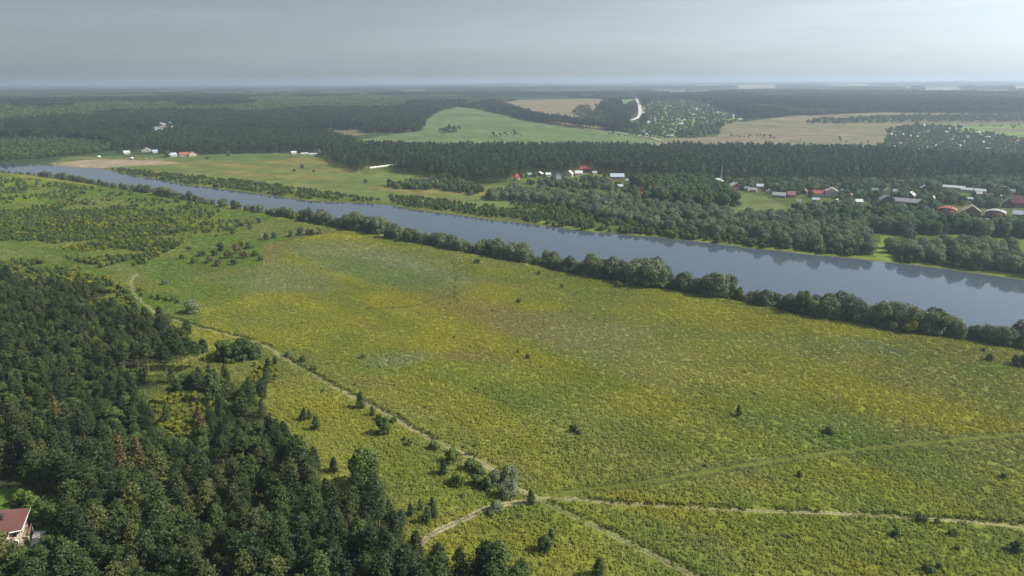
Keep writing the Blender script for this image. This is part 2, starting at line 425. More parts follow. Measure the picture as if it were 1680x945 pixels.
def ground_material():
    m, t, out = new_mat("ground_cover")
    N = t.nodes.new; K = t.links.new
    b = N("ShaderNodeBsdfDiffuse")
    at = N("ShaderNodeAttribute"); at.attribute_name = "cover"
    g = N("ShaderNodeNewGeometry")
    n1 = N("ShaderNodeTexNoise"); n1.inputs['Scale'].default_value = 0.9; n1.inputs['Detail'].default_value = 5; n1.inputs['Roughness'].default_value = .7
    n2 = N("ShaderNodeTexNoise"); n2.inputs['Scale'].default_value = 0.035; n2.inputs['Detail'].default_value = 6; n2.inputs['Roughness'].default_value = .65
    K(g.outputs['Position'], n1.inputs['Vector']); K(g.outputs['Position'], n2.inputs['Vector'])
    r1 = N("ShaderNodeMapRange"); r1.inputs['From Min'].default_value = .3; r1.inputs['From Max'].default_value = .7; r1.inputs['To Min'].default_value = .55; r1.inputs['To Max'].default_value = 1.4
    r2 = N("ShaderNodeMapRange"); r2.inputs['From Min'].default_value = .3; r2.inputs['From Max'].default_value = .7; r2.inputs['To Min'].default_value = .7; r2.inputs['To Max'].default_value = 1.3
    K(n1.outputs['Fac'], r1.inputs['Value']); K(n2.outputs['Fac'], r2.inputs['Value'])
    mu = N("ShaderNodeMath"); mu.operation = 'MULTIPLY'; K(r1.outputs[0], mu.inputs[0]); K(r2.outputs[0], mu.inputs[1])
    vm = N("ShaderNodeVectorMath"); vm.operation = 'SCALE'; K(at.outputs['Color'], vm.inputs[0]); K(mu.outputs[0], vm.inputs['Scale'])
    K(vm.outputs[0], b.inputs['Color'])
    bp = N("ShaderNodeBump"); bp.inputs['Strength'].default_value = .9; bp.inputs['Distance'].default_value = .5
    K(n1.outputs['Fac'], bp.inputs['Height']); K(bp.outputs[0], b.inputs['Normal'])
    K(b.outputs[0], out.inputs[0])
    return m

def foliage_material(name, c, var=.3, trans=.3, hue=(.06, -.04), attr=False):
    m, t, out = new_mat(name)
    N = t.nodes.new; K = t.links.new
    oi = N("ShaderNodeObjectInfo"); g = N("ShaderNodeNewGeometry")
    if attr:
        a = N("ShaderNodeAttribute"); a.attribute_type = 'INSTANCER'; a.attribute_name = 'cover'
        base = a.outputs['Color']
    else:
        rp = N("ShaderNodeValToRGB")
        e = rp.color_ramp.elements
        e[0].color = (c[0] * (1 - var) , c[1] * (1 - var), c[2] * (1 - var * .6), 1)
        e[1].color = (c[0] * (1 + var) + hue[0] * c[1], c[1] * (1 + var * .8), c[2] * (1 + var * .3), 1)
        K(oi.outputs['Random'], rp.inputs[0])
        base = rp.outputs[0]
    r = N("ShaderNodeMapRange"); r.inputs['To Min'].default_value = .82 if attr else .58; r.inputs['To Max'].default_value = 1.18 if attr else 1.45
    K(g.outputs['Random Per Island'], r.inputs['Value'])
    vm = N("ShaderNodeVectorMath"); vm.operation = 'SCALE'; K(base, vm.inputs[0]); K(r.outputs[0], vm.inputs['Scale'])
    d = N("ShaderNodeBsdfDiffuse"); tr = N("ShaderNodeBsdfTranslucent"); ms = N("ShaderNodeMixShader"); ms.inputs[0].default_value = trans
    K(vm.outputs[0], d.inputs[0]); K(vm.outputs[0], tr.inputs[0]); K(d.outputs[0], ms.inputs[1]); K(tr.outputs[0], ms.inputs[2])
    gl = N("ShaderNodeBsdfGlossy"); gl.inputs['Roughness'].default_value = .45; gl.inputs['Color'].default_value = (.9, .95, 1, 1)
    m2 = N("ShaderNodeMixShader"); m2.inputs[0].default_value = 0.0 if attr else .012
    K(ms.outputs[0], m2.inputs[1]); K(gl.outputs[0], m2.inputs[2])
    K(m2.outputs[0], out.inputs[0])
    return m

def plain_material(name, c, rough=.7, noise=3.0, amt=.25, metallic=0.0, bump=0.0, streak=None):
    m, t, out = new_mat(name)
    N = t.nodes.new; K = t.links.new
    b = N("ShaderNodeBsdfPrincipled"); b.inputs['Roughness'].default_value = rough; b.inputs['Metallic'].default_value = metallic
    tcn = N("ShaderNodeTexCoord"); n = N("ShaderNodeTexNoise"); n.inputs['Scale'].default_value = noise; n.inputs['Detail'].default_value = 5
    src = tcn.outputs['Object']
    if streak:
        mpp = N("ShaderNodeMapping"); mpp.inputs['Scale'].default_value = streak; K(src, mpp.inputs[0]); src = mpp.outputs[0]
    K(src, n.inputs['Vector'])
    rp = N("ShaderNodeValToRGB"); e = rp.color_ramp.elements
    e[0].position = .3; e[1].position = .7
    e[0].color = tuple(v * (1 - amt) for v in c) + (1,); e[1].color = tuple(min(.95, v * (1 + amt)) for v in c) + (1,)
    K(n.outputs['Fac'], rp.inputs[0]); K(rp.outputs[0], b.inputs['Base Color'])
    if bump:
        bp = N("ShaderNodeBump"); bp.inputs['Strength'].default_value = bump; bp.inputs['Distance'].default_value = .05
        K(n.outputs['Fac'], bp.inputs['Height']); K(bp.outputs[0], b.inputs['Normal'])
    K(b.outputs[0], out.inputs[0])
    return m

def water_material():
    m, t, out = new_mat("river_water")
    N = t.nodes.new; K = t.links.new
    b = N("ShaderNodeBsdfPrincipled")
    b.inputs['Base Color'].default_value = (.056, .078, .102, 1); b.inputs['Roughness'].default_value = .03; b.inputs['IOR'].default_value = 1.34
    g = N("ShaderNodeNewGeometry")
    mpn = N("ShaderNodeMapping"); mpn.inputs['Scale'].default_value = (1, 1.6, 1); mpn.inputs['Rotation'].default_value = (0, 0, .5)
    K(g.outputs['Position'], mpn.inputs[0])
    n = N("ShaderNodeTexNoise"); n.inputs['Scale'].default_value = .55; n.inputs['Detail'].default_value = 4; n.inputs['Roughness'].default_value = .6
    K(mpn.outputs[0], n.inputs['Vector'])
    bp = N("ShaderNodeBump"); bp.inputs['Strength'].default_value = .05; bp.inputs['Distance'].default_value = .25
    K(n.outputs['Fac'], bp.inputs['Height']); K(bp.outputs[0], b.inputs['Normal'])
    n2 = N("ShaderNodeTexNoise"); n2.inputs['Scale'].default_value = .012; n2.inputs['Detail'].default_value = 3
    K(mpn.outputs[0], n2.inputs['Vector'])
    r2 = N("ShaderNodeMapRange"); r2.inputs['From Min'].default_value = .4; r2.inputs['From Max'].default_value = .65; r2.inputs['To Min'].default_value = .02; r2.inputs['To Max'].default_value = .09
    K(n2.outputs['Fac'], r2.inputs['Value']); K(r2.outputs[0], b.inputs['Roughness'])
    K(b.outputs[0], out.inputs[0])
    return m

M = {}
M['ground'] = ground_material()
M['water'] = water_material()
M['pine'] = foliage_material('pine_needles', (.049, .080, .025), .42, .25)
M['young'] = foliage_material('young_leaves', (.100, .150, .036), .32, .35)
M['willow'] = foliage_material('willow_leaves', (.130, .176, .090), .30, .32)
M['silver'] = foliage_material('silver_willow_leaves', (.185, .228, .118), .15, .32)
M['broad'] = foliage_material('broad_leaves', (.080, .128, .036), .34, .32)
M['yellowleaf'] = foliage_material('yellow_green_leaves', (.200, .220, .022), .2, .35)
M['reddish'] = foliage_material('reddish_leaves', (.120, .108, .050), .2, .3)
M['dead'] = foliage_material('dead_needles', (.150, .082, .048), .25, .25)
M['brown'] = foliage_material('brownish_needles', (.115, .092, .045), .25, .25)
M['grassblade'] = foliage_material('meadow_plants', (.1, .1, .1), .2, .35, attr=True)
M['bark'] = plain_material('bark', (.115, .085, .06), .9, 6, .4)
M['pinebark'] = plain_material('pine_bark', (.20, .135, .09), .9, 5, .4)
M['whitebark'] = plain_material('bleached_bark', (.38, .35, .30), .9, 5, .3)

# ------------------------------------------------------------------ mesh helpers
def np_mesh(name, V, F, mats=(), smooth=False):
    """F: (n,3) or (n,4) index array, or list of such"""
    me = bpy.data.meshes.new(name)
    V = np.asarray(V, np.float32); F = np.asarray(F, np.int32)
    k = F.shape[1]
    me.vertices.add(len(V)); me.vertices.foreach_set('co', V.ravel())
    me.loops.add(F.size); me.loops.foreach_set('vertex_index', F.ravel())
    me.polygons.add(len(F)); me.polygons.foreach_set('loop_start', np.arange(0, F.size, k, dtype=np.int32))
    me.polygons.foreach_set('loop_total', np.full(len(F), k, np.int32))
    if smooth: me.polygons.foreach_set('use_smooth', np.ones(len(F), bool))
    for m in mats: me.materials.append(m)
    me.update(calc_edges=True)
    return me

def link(name, data, parent=None, loc=None):
    o = bpy.data.objects.new(name, data)
    col.objects.link(o)
    if parent is not None: o.parent = parent
    if loc is not None: o.location = loc
    return o

def tag(o, label=None, cat=None, group=None, kind=None):
    if label: o['label'] = label
    if cat: o['category'] = cat
    if group: o['group'] = group
    if kind: o['kind'] = kind
    return o

# ------------------------------------------------------------------ ground sheet
ang = np.concatenate([np.radians(np.linspace(-52, 52, 640)), np.radians(np.linspace(52, 308, 74)[1:-1])])
rad = [30.0]
while rad[-1] < 70000:
    q = rad[-1]
    rad.append(q * (1.0088 if q < 4000 else (1.014 if q < 20000 else 1.05)))
rad = np.array(rad)
A, Rr = np.meshgrid(ang, rad)
gx = (Rr * np.sin(A)).ravel(); gy = (Rr * np.cos(A)).ravel()
gsd = river_sd(gx, gy)
gz = terrain(gx, gy, gsd)
nr, na = len(rad), len(ang)
idx = np.arange(nr * na).reshape(nr, na)
a0 = idx[:-1, :]; a1 = np.roll(idx, -1, axis=1)[:-1, :]; b0 = idx[1:, :]; b1 = np.roll(idx, -1, axis=1)[1:, :]
F = np.stack([a0.ravel(), b0.ravel(), b1.ravel(), a1.ravel()], 1)[:, ::-1]
gV = np.vstack([np.stack([gx, gy, gz], 1), [[0, 0, 0.0]]])
gm_ = np_mesh('ground', gV, F, [M['ground']], True)
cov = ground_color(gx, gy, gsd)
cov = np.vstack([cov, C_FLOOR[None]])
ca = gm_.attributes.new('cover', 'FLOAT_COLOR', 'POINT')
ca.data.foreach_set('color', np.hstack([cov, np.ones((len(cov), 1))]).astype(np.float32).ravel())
ground = tag(link('ground', gm_), kind='structure')

GZ = gz.reshape(nr, na)
LR = np.log(rad)
def ground_z(x, y):
    """height of the ground sheet itself (bilinear on its grid, in the part in view)"""
    x = np.atleast_1d(np.asarray(x, float)); y = np.atleast_1d(np.asarray(y, float))
    rr_ = np.hypot(x, y); aa_ = np.arctan2(x, y)
    fi = np.interp(rr_, rad, np.arange(nr)); fj = np.clip((aa_ - ang[0]) / (ang[1] - ang[0]), 0, 638.999)
    i_ = np.clip(fi.astype(int), 0, nr - 2); j_ = fj.astype(int); u_ = fi - i_; v_ = fj - j_
    return (GZ[i_, j_] * (1 - u_) + GZ[i_ + 1, j_] * u_) * (1 - v_) + (GZ[i_, j_ + 1] * (1 - u_) + GZ[i_ + 1, j_ + 1] * u_) * v_

# river
import bmesh
bm = bmesh.new()
n = len(near_w)
tgrid = np.linspace(0, 1, 2)
def resample(P, n):
    d = np.concatenate([[0], np.cumsum(np.hypot(*np.diff(P, axis=0).T))])
    t = np.linspace(0, d[-1], n)
    return np.stack([np.interp(t, d, P[:, 0]), np.interp(t, d, P[:, 1])], 1)
na_, fa_ = resample(near_w, 120), resample(far_w, 120)
ctr = .5 * (na_ + fa_)
vs = []
for i in range(120):
    e = 1.25
    p = ctr[i] + (na_[i] - ctr[i]) * e; q = ctr[i] + (fa_[i] - ctr[i]) * e
    vs.append((bm.verts.new((p[0], p[1], WATER_Z)), bm.verts.new((q[0], q[1], WATER_Z))))
for i in range(119):
    f = bm.faces.new((vs[i][0], vs[i + 1][0], vs[i + 1][1], vs[i][1]))
bmesh.ops.recalc_face_normals(bm, faces=bm.faces)
if bm.faces[:][0].normal.z < 0:
    for f in bm.faces: f.normal_flip()
rm = bpy.data.meshes.new('river'); bm.to_mesh(rm); bm.free()
rm.materials.append(M['water'])
tag(link('river', rm), kind='structure')

# dirt tracks: a strip with two worn ruts, its edges coloured like the ground beside it
def build_track(t, name):
    P = t['pts']; W = t['w']; dirt = t['dirt']
    T = np.gradient(P, axis=0); T /= np.linalg.norm(T, axis=1)[:, None]
    Nn = np.stack([-T[:, 1], T[:, 0]], 1)
    hw = W / 2
    ins = min(.5, hw * .55)
    offs = np.array([-hw - .7, -hw - .2, -hw + .0, -hw + ins, -ins * .4, ins * .4, hw - ins, hw - .0, hw + .2, hw + .7])
    rut = np.array([0, .15, .95, .9, .28, .28, .9, .95, .15, 0])
    dep = np.array([-.05, .03, -.02, -.02, .05, .05, -.02, -.02, .03, -.05])
    n = len(P); k = len(offs)
    s = np.arange(n) * 1.6
    jit = (fbm(s, s * 0 + W * 9, 9, 5, 3) - .5) * .8
    X = P[:, None, 0] + Nn[:, None, 0] * (offs[None] + jit[:, None]); Y = P[:, None, 1] + Nn[:, None, 1] * (offs[None] + jit[:, None])
    x = X.ravel(); y = Y.ravel()
    z = ground_z(x, y) + np.tile(dep, n) + .07
    base = ground_color(x, y, river_sd(x, y))
    wear = np.clip(dirt * (0.65 + .9 * fbm(x, y, 14, 66, 3)), 0, 1) * np.tile(rut, n)
    green = C_GREEN * np.array([.8, .68, .8])
    c = lerp(base, green, .75 * np.tile(np.array([0, .5, 1, 1, 1, 1, 1, 1, .5, 0]), n) * (1 if dirt < .5 else .5))
    if dirt < .1 and W > 4:
        rutd = np.array([0, .2, .9, .8, .1, .1, .8, .9, .2, 0])
        c = lerp(c, C_GREEN * np.array([1.22, .98, .95]), np.tile(np.array([0, .8, 1, 1, 1, 1, 1, 1, .8, 0]), n))
        c = lerp(c, np.array([.060, .070, .026]), np.tile(rutd, n) * np.clip(.3 + fbm(x, y, 12, 69, 3), 0, 1))
    c = lerp(c, C_DIRT * (0.8 + .4 * fbm(x, y, 6, 67, 3))[:, None], wear)
    ii = np.arange(n * k).reshape(n, k)
    Fq = np.stack([ii[:-1, :-1].ravel(), ii[:-1, 1:].ravel(), ii[1:, 1:].ravel(), ii[1:, :-1].ravel()], 1)[:, ::-1]
    me = np_mesh(name, np.stack([x, y, z], 1), Fq, [M['ground']], True)
    me.update()
    if me.polygons[0].normal.z < 0: me.flip_normals()
    a = me.attributes.new('cover', 'FLOAT_COLOR', 'POINT')
    a.data.foreach_set('color', np.hstack([c, np.ones((len(c), 1))]).astype(np.float32).ravel())
    return tag(link(name, me), kind='structure')
for i, (nm, t) in enumerate(TRACKS.items()):
    o = build_track(t, 'dirt_path' if t['dirt'] > .2 else 'grassy_path')

def build_road(px, w, name, c):
    P = smooth_line(ground_poly(px), 20)
    T = np.gradient(P, axis=0); T /= np.linalg.norm(T, axis=1)[:, None]
    Nn = np.stack([-T[:, 1], T[:, 0]], 1)
    V = []; 
    for p, q in zip(P, Nn):
        for s in (-w / 2, 0, w / 2):
            x, y = p + q * s
            V.append((x, y, float(terrain0(x, y)) + (1.2 if s == 0 else .9)))
    n = len(P); ii = np.arange(n * 3).reshape(n, 3)
    Fq = np.stack([ii[:-1, :-1].ravel(), ii[:-1, 1:].ravel(), ii[1:, 1:].ravel(), ii[1:, :-1].ravel()], 1)
    me = np_mesh(name, V, Fq, [c]); 
    if me.polygons[0].normal.z < 0: me.flip_normals()
    return tag(link(name, me), kind='structure')
M['gravelroad'] = plain_material('gravel_road', (.52, .49, .44), .9, .2, .15)
ROAD_PX = [(1044, 162.5), (1048, 170), (1050, 180), (1049, 190), (1043, 195), (1034, 198)]
build_road([(1044, 162.5), (1048, 170), (1050, 180), (1049, 190), (1043, 195), (1034, 198)], 11, 'road', M['gravelroad'])
build_road([(905, 205), (950, 210), (985, 215), (1010, 217), (1060, 225), (1085, 231)], 8, 'road', plain_material('field_road', (.34, .30, .2), .9, .2, .15))
build_road([(1112, 206), (1125, 194), (1136, 184), (1150, 174)], 9, 'road', M['gravelroad'])

# ------------------------------------------------------------------ plants: prototypes
def rand_dirs(r, n):
    v = r.normal(size=(n, 3)); return v / np.linalg.norm(v, axis=1)[:, None]

def leaves(r, C, Nrm, size, width=.5):
    """one triangle per leaf clump"""
    n = len(C)
    t = np.cross(Nrm, rand_dirs(r, n)); t /= (np.linalg.norm(t, axis=1)[:, None] + 1e-9)
    b = np.cross(Nrm, t)
    s = (size * r.uniform(.7, 1.3, n))[:, None]
    V = np.empty((n, 3, 3))
    V[:, 0] = C + t * s * .75; V[:, 1] = C - t * s * .4 + b * s * width; V[:, 2] = C - t * s * .4 - b * s * width
    return V.reshape(-1, 3), np.arange(3 * n).reshape(n, 3)

def tube(P, Rd, sides=6):
    P = np.asarray(P, float); n = len(P)
    V = []; 
    for p, r_ in zip(P, Rd):
        for k in range(sides):
            a = 2 * math.pi * k / sides
            V.append(p + np.array([math.cos(a) * r_, math.sin(a) * r_, 0]))
    Fq = []
    for i in range(n - 1):
        for k in range(sides):
            a = i * sides + k; b = i * sides + (k + 1) % sides
            Fq.append((a, b, b + sides)); Fq.append((a, b + sides, a + sides))
    return np.array(V), np.array(Fq)

def join(parts):
    V = []; Fs = []; o = 0
    for v, f in parts:
        V.append(v); Fs.append(np.asarray(f) + o); o += len(v)
    return np.vstack(V), np.vstack(Fs)

def pine_geo(seed, h=17.0, R=3.2, base=.30, nb=56, per=6, m=13, leaf=.44, top_round=.5):
    r = np.random.default_rng(seed)
    C = []; Nn = []
    lean = r.normal(0, .35, 2)
    for b in range(nb):
        t = (b + r.random()) / nb
        z = h * (base + (1 - base) * t ** .85)
        env = R * ((1 - t) ** top_round * .96 + .05) * min(1, .5 + t * 3.2) * r.uniform(.72, 1.18)
        az = b * 2.399 + r.normal(0, .3)
        for s in np.linspace(.34, 1, per):
            cx = math.cos(az) * env * s + lean[0] * t; cy_ = math.sin(az) * env * s + lean[1] * t
            cz = z + env * (.18 * s * s - .10 * s) + r.normal(0, .10)
            k = m if s > .5 else max(2, m // 2)
            sp_ = .22 + .28 * env * .35
            q = r.normal(0, 1, (k, 3)) * np.array([sp_, sp_, sp_ * .6])
            C.append(np.array([cx, cy_, cz]) + q)
            nn = rand_dirs(r, k) * .8 + np.array([math.cos(az) * .5, math.sin(az) * .5, .75])
            Nn.append(nn / np.linalg.norm(nn, axis=1)[:, None])
    k = 26
    C.append(np.array([lean[0], lean[1], h]) + r.normal(0, .3, (k, 3)) * np.array([.7, .7, 1.6])); Nn.append(rand_dirs(r, k))
    C = np.vstack(C); Nn = np.vstack(Nn)
    crown = leaves(r, C, Nn, leaf, .42)
    zz = np.linspace(0, h * .97, 6)
    P = np.stack([lean[0] * (zz / h) ** 2, lean[1] * (zz / h) ** 2, zz - .3], 1)
    rd = .19 * (1 - zz / h * .88) * (h / 16)
    parts = [tube(P, rd)]
    for b in range(10):
        t = base * .8 + (1 - base) * b / 12
        p = np.array([lean[0] * t * t, lean[1] * t * t, h * t]); a = b * 2.4
        e = p + np.array([math.cos(a), math.sin(a), .15]) * R * .7 * (1 - t * .6)
        parts.append(tube([p, (p + e) / 2 + np.array([0, 0, .1]), e], [.07, .05, .02], 4))
    return crown, join(parts)

def broad_geo(seed, h=11.0, R=4.2, trunk=.16, lobes=17, nleaf=2600, leaf=.62, flat=1.0, open_=0.0, skirt=0):
    r = np.random.default_rng(seed)
    cz0 = h * (trunk + (1 - trunk) * .5); az_ = h * (1 - trunk) * .5
    L_ = []
    for k in range(lobes):
        d = rand_dirs(r, 1)[0]
        if d[2] < -.45: d[2] *= -.6
        f = r.uniform(.42, .78)
        rr = R * r.uniform(.30, .46)
        L_.append((np.array([d[0] * R * f, d[1] * R * f, cz0 + d[2] * az_ * f * flat]), rr))
    for k in range(skirt):
        a = 6.28 * k / skirt + r.uniform(-.3, .3); f = r.uniform(.45, .8)
        L_.append((np.array([math.cos(a) * R * f, math.sin(a) * R * f, h * r.uniform(.12, .30)]), R * r.uniform(.28, .42)))
    L_.append((np.array([0, 0, cz0]), R * .5))
    w_ = np.array([q[1] ** 2 for q in L_]); w_ /= w_.sum()
    C = []; Nn = []
    cs = np.array([q[0] for q in L_]); rs = np.array([q[1] for q in L_])
    for (c, rr), ww in zip(L_, w_):
        k = int(nleaf * ww * 1.8)
        d = rand_dirs(r, k)
        p = c + d * rr * (r.uniform(.72, 1.08, k) ** .6)[:, None] * np.array([1, 1, .9])
        dist = np.linalg.norm(p[:, None] - cs[None], axis=2) / rs[None]
        keep = (dist.min(1) > .66) & (p[:, 2] > h * trunk * .45) & (r.random(k) > open_)
        p = p[keep]; d = d[keep]
        nn = d + rand_dirs(r, len(d)) * .75; nn[:, 2] += .25
        C.append(p); Nn.append(nn / np.linalg.norm(nn, axis=1)[:, None])
    C = np.vstack(C); Nn = np.vstack(Nn)
    if len(C) > nleaf:
        s = r.permutation(len(C))[:nleaf]; C = C[s]; Nn = Nn[s]
    crown = leaves(r, C, Nn, leaf, .5)
    th = cz0
    parts = [tube([(0, 0, -.3), (.1, 0, th * .4), (0, .1, th)], [.028 * h, .022 * h, .012 * h])]
    for k in range(5):
        c = L_[k][0]
        p0 = np.array([0, 0, th * (.35 + .1 * k)])
        parts.append(tube([p0, p0 * .5 + c * .5 + np.array([0, 0, .2]), c], [.014 * h, .010 * h, .004 * h], 4))
    return crown, join(parts)

def make_proto(geo, crown_mat, bark_mat, name):
    (cv, cf), (tv, tf) = geo
    cm = np_mesh(name + '_crown', cv, cf, [crown_mat])
    tm = np_mesh(name + '_trunk', tv, tf, [bark_mat], True)
    V = np.vstack([cv, tv]); Fs = np.vstack([cf, tf + len(cv)])
    mm = np_mesh(name, V, Fs, [crown_mat, bark_mat])
    mi = np.zeros(len(Fs), np.int32); mi[len(cf):] = 1
    mm.polygons.foreach_set('material_index', mi)
    return dict(crown=cm, trunk=tm, whole=mm, mats=(crown_mat, bark_mat))

PR = {}
PR['pine'] = [make_proto(pine_geo(100 + i, h=17, R=[3.5, 4.0, 3.7, 3.3, 4.3, 3.8, 3.4][i], base=[.22, .30, .18, .26, .34, .24, .40][i]), M['pine'], M['pinebark'], 'pine') for i in range(7)]
M['olivepine'] = foliage_material('olive_pine_needles', (.078, .096, .032), .3, .25)
for i in range(3): PR['pine'].append(make_proto(pine_geo(180 + i, h=16, R=[3.3, 3.9, 2.8][i], base=[.2, .3, .15][i], nb=48), M['olivepine'], M['pinebark'], 'pine'))
PR['pine'].append(make_proto(broad_geo(186, h=14, R=4.2, trunk=.15, nleaf=3600, leaf=.5, skirt=4), M['broad'], M['bark'], 'pine'))
PR['tallpine'] = [make_proto(pine_geo(130 + i, h=17, R=2.9, base=.55, nb=34, top_round=.45), M['pine'], M['pinebark'], 'tall_pine') for i in range(3)]
PR['youngpine'] = [make_proto(pine_geo(150 + i, h=7, R=2.0, base=.06, nb=40, per=5, m=7, leaf=.45, top_round=.75), M['pine'], M['pinebark'], 'young_pine') for i in range(3)]
PR['deadpine'] = [make_proto(pine_geo(170 + i, h=13, R=2.0, base=.12, nb=34, per=5, m=5, leaf=.5, top_round=.8), [M['dead'], M['brown']][i], M['bark'], 'dead_pine') for i in range(2)]
PR['broad'] = [make_proto(broad_geo(200 + i, h=11, R=[4.1, 3.6, 4.5, 3.9][i], trunk=.10, nleaf=3400, leaf=.52, skirt=6), M['broad'], M['bark'], 'broadleaf') for i in range(4)]
PR['willow'] = [make_proto(broad_geo(220 + i, h=11, R=[4.8, 4.3, 5.2, 4.6, 4.4][i], trunk=.04, lobes=30, nleaf=5200, leaf=.42, skirt=10), M['willow'], M['bark'], 'willow') for i in range(5)]
PR['silver'] = [make_proto(broad_geo(240 + i, h=10, R=4.6, trunk=.04, lobes=20, nleaf=3600, leaf=.48, skirt=8), M['silver'], M['bark'], 'silver_willow') for i in range(2)]
PR['shrub'] = [make_proto(broad_geo(260 + i, h=3.4, R=[1.7, 2.1, 1.5][i], trunk=.03, lobes=10, nleaf=1000, leaf=.34, skirt=5), M['young'], M['bark'], 'shrub') for i in range(3)]
PR['yshrub'] = [make_proto(broad_geo(280 + i, h=3.6, R=2.0, trunk=.03, lobes=10, nleaf=700, leaf=.45), M['yellowleaf'], M['bark'], 'yellow_shrub') for i in range(2)]
PR['rshrub'] = [make_proto(broad_geo(290 + i, h=4.0, R=2.2, trunk=.03, lobes=9, nleaf=700, leaf=.42, open_=.25), M['reddish'], M['bark'], 'red_shrub') for i in range(2)]
PR['lowpine'] = [make_proto(pine_geo(300 + i, h=18, R=[4.6, 4.0, 5.0, 3.8][i], base=.34, nb=20, per=3, m=5, leaf=1.25, top_round=.40), M['pine'], M['pinebark'], 'belt_pine') for i in range(4)]
PR['lowbroad'] = [make_proto(broad_geo(320 + i, h=10, R=3.8, lobes=9, nleaf=230, leaf=1.35), M['broad'], M['bark'], 'distant_broadleaf') for i in range(3)]

def clump_geo(seed, kind):
    r = np.random.default_rng(seed)
    Cs = []; Ts = []
    for k in range(11):
        ox, oy = r.uniform(-7, 7, 2); s = r.uniform(.8, 1.15)
        if kind == 'pine': c, t = pine_geo(seed * 31 + k, h=18, R=2.9, base=.4, nb=8, per=2, m=3, leaf=2.2, top_round=.5)
        else: c, t = broad_geo(seed * 31 + k, h=15, R=4.2, lobes=6, nleaf=55, leaf=2.2)
        v = c[0] * s; v[:, 0] += ox; v[:, 1] += oy
        Cs.append((v, c[1]))
        tv = np.array([[ox - .2, oy, 0], [ox + .2, oy, 0], [ox, oy, 12.0]]); Ts.append((tv, np.array([[0, 1, 2]])))
    return join(Cs), join(Ts)
PR['clumppine'] = [make_proto(clump_geo(11 + i, 'pine'), M['pine'], M['pinebark'], 'wood_of_pines') for i in range(3)]
PR['clumpbroad'] = [make_proto(clump_geo(21 + i, 'broad'), M['broad'], M['bark'], 'wood_of_broadleaf') for i in range(2)]

# ------------------------------------------------------------------ instanced masses (stuff) by geometry nodes
def gn_scatter(name, pts, yaw, scl, protos, label, cat, cover=None, pid=None):
    n = len(pts)
    me = bpy.data.meshes.new(name)
    me.vertices.add(n); me.vertices.foreach_set('co', np.asarray(pts, np.float32).ravel())
    ar = me.attributes.new('turn', 'FLOAT_VECTOR', 'POINT'); rv = np.zeros((n, 3), np.float32); rv[:, 2] = yaw; ar.data.foreach_set('vector', rv.ravel())
    a2 = me.attributes.new('size', 'FLOAT_VECTOR', 'POINT'); a2.data.foreach_set('vector', np.asarray(scl, np.float32).ravel())
    a3 = me.attributes.new('form', 'INT', 'POINT')
    a3.data.foreach_set('value', (np.random.default_rng(n).integers(0, len(protos), n) if pid is None else pid).astype(np.int32))
    if cover is not None:
        a4 = me.attributes.new('cover', 'FLOAT_COLOR', 'POINT'); a4.data.foreach_set('color', np.hstack([cover, np.ones((n, 1))]).astype(np.float32).ravel())
    o = link(name, me)
    cl = bpy.data.collections.new(name + '_forms')
    for p in protos:
        q = bpy.data.objects.new(p.name, p); cl.objects.link(q)
    g = bpy.data.node_groups.new(name, 'GeometryNodeTree')
    g.interface.new_socket('Geometry', in_out='INPUT', socket_type='NodeSocketGeometry')
    g.interface.new_socket('Geometry', in_out='OUTPUT', socket_type='NodeSocketGeometry')
    N = g.nodes.new; K = g.links.new
    gi = N('NodeGroupInput'); go = N('NodeGroupOutput')
    ip = N('GeometryNodeInstanceOnPoints'); ci = N('GeometryNodeCollectionInfo')
    ci.inputs['Collection'].default_value = cl; ci.inputs['Separate Children'].default_value = True; ci.inputs['Reset Children'].default_value = True
    def attr(nm, typ):
        q = N('GeometryNodeInputNamedAttribute'); q.data_type = typ; q.inputs['Name'].default_value = nm
        return q.outputs['Attribute']
    er = N('FunctionNodeEulerToRotation')
    K(attr('turn', 'FLOAT_VECTOR'), er.inputs[0])
    K(gi.outputs[0], ip.inputs['Points']); K(ci.outputs[0], ip.inputs['Instance'])
    ip.inputs['Pick Instance'].default_value = True
    K(attr('form', 'INT'), ip.inputs['Instance Index']); K(er.outputs[0], ip.inputs['Rotation']); K(attr('size', 'FLOAT_VECTOR'), ip.inputs['Scale'])
    K(ip.outputs[0], go.inputs[0])
    md = o.modifiers.new('spread', 'NODES'); md.node_group = g
    tag(o, label, cat, kind='stuff')
    return o

def sample_zone(poly, spacing, seed, jit=.45, wv=None):
    """jittered map points whose ground pixel lies in the zone"""
    G = ground_poly(densify(poly))
    lo = G.min(0) - spacing; hi = G.max(0) + spacing
    r = np.random.default_rng(seed)
    xs = np.arange(lo[0], hi[0], spacing); ys = np.arange(lo[1], hi[1], spacing)
    X, Y = np.meshgrid(xs, ys); x = X.ravel(); y = Y.ravel()
    x = x + (np.floor((y - lo[1]) / spacing + .5) % 2) * spacing * .5
    x = x + r.uniform(-jit, jit, x.size) * spacing; y = y + r.uniform(-jit, jit, y.size) * spacing
    wv = min(spacing * 2.2, 22.0) if wv is None else wv
    m = in_poly(x + (fbm(x, y, wv * 2.2, 611, 2) - .5) * wv * 1.6, y + (fbm(x, y, wv * 2.2, 613, 2) - .5) * wv * 1.6, G)
    return np.stack([x[m], y[m]], 1)

def densify(poly):
    out = []
    for i in range(len(poly)):
        a = np.array(poly[i], float); b = np.array(poly[(i + 1) % len(poly)], float)
        for k in range(3): out.append(tuple(a + (b - a) * k / 3))
    return out

def pix(P):
    z = terrain0(P[:, 0], P[:, 1])
    return project(P[:, 0], P[:, 1], z)

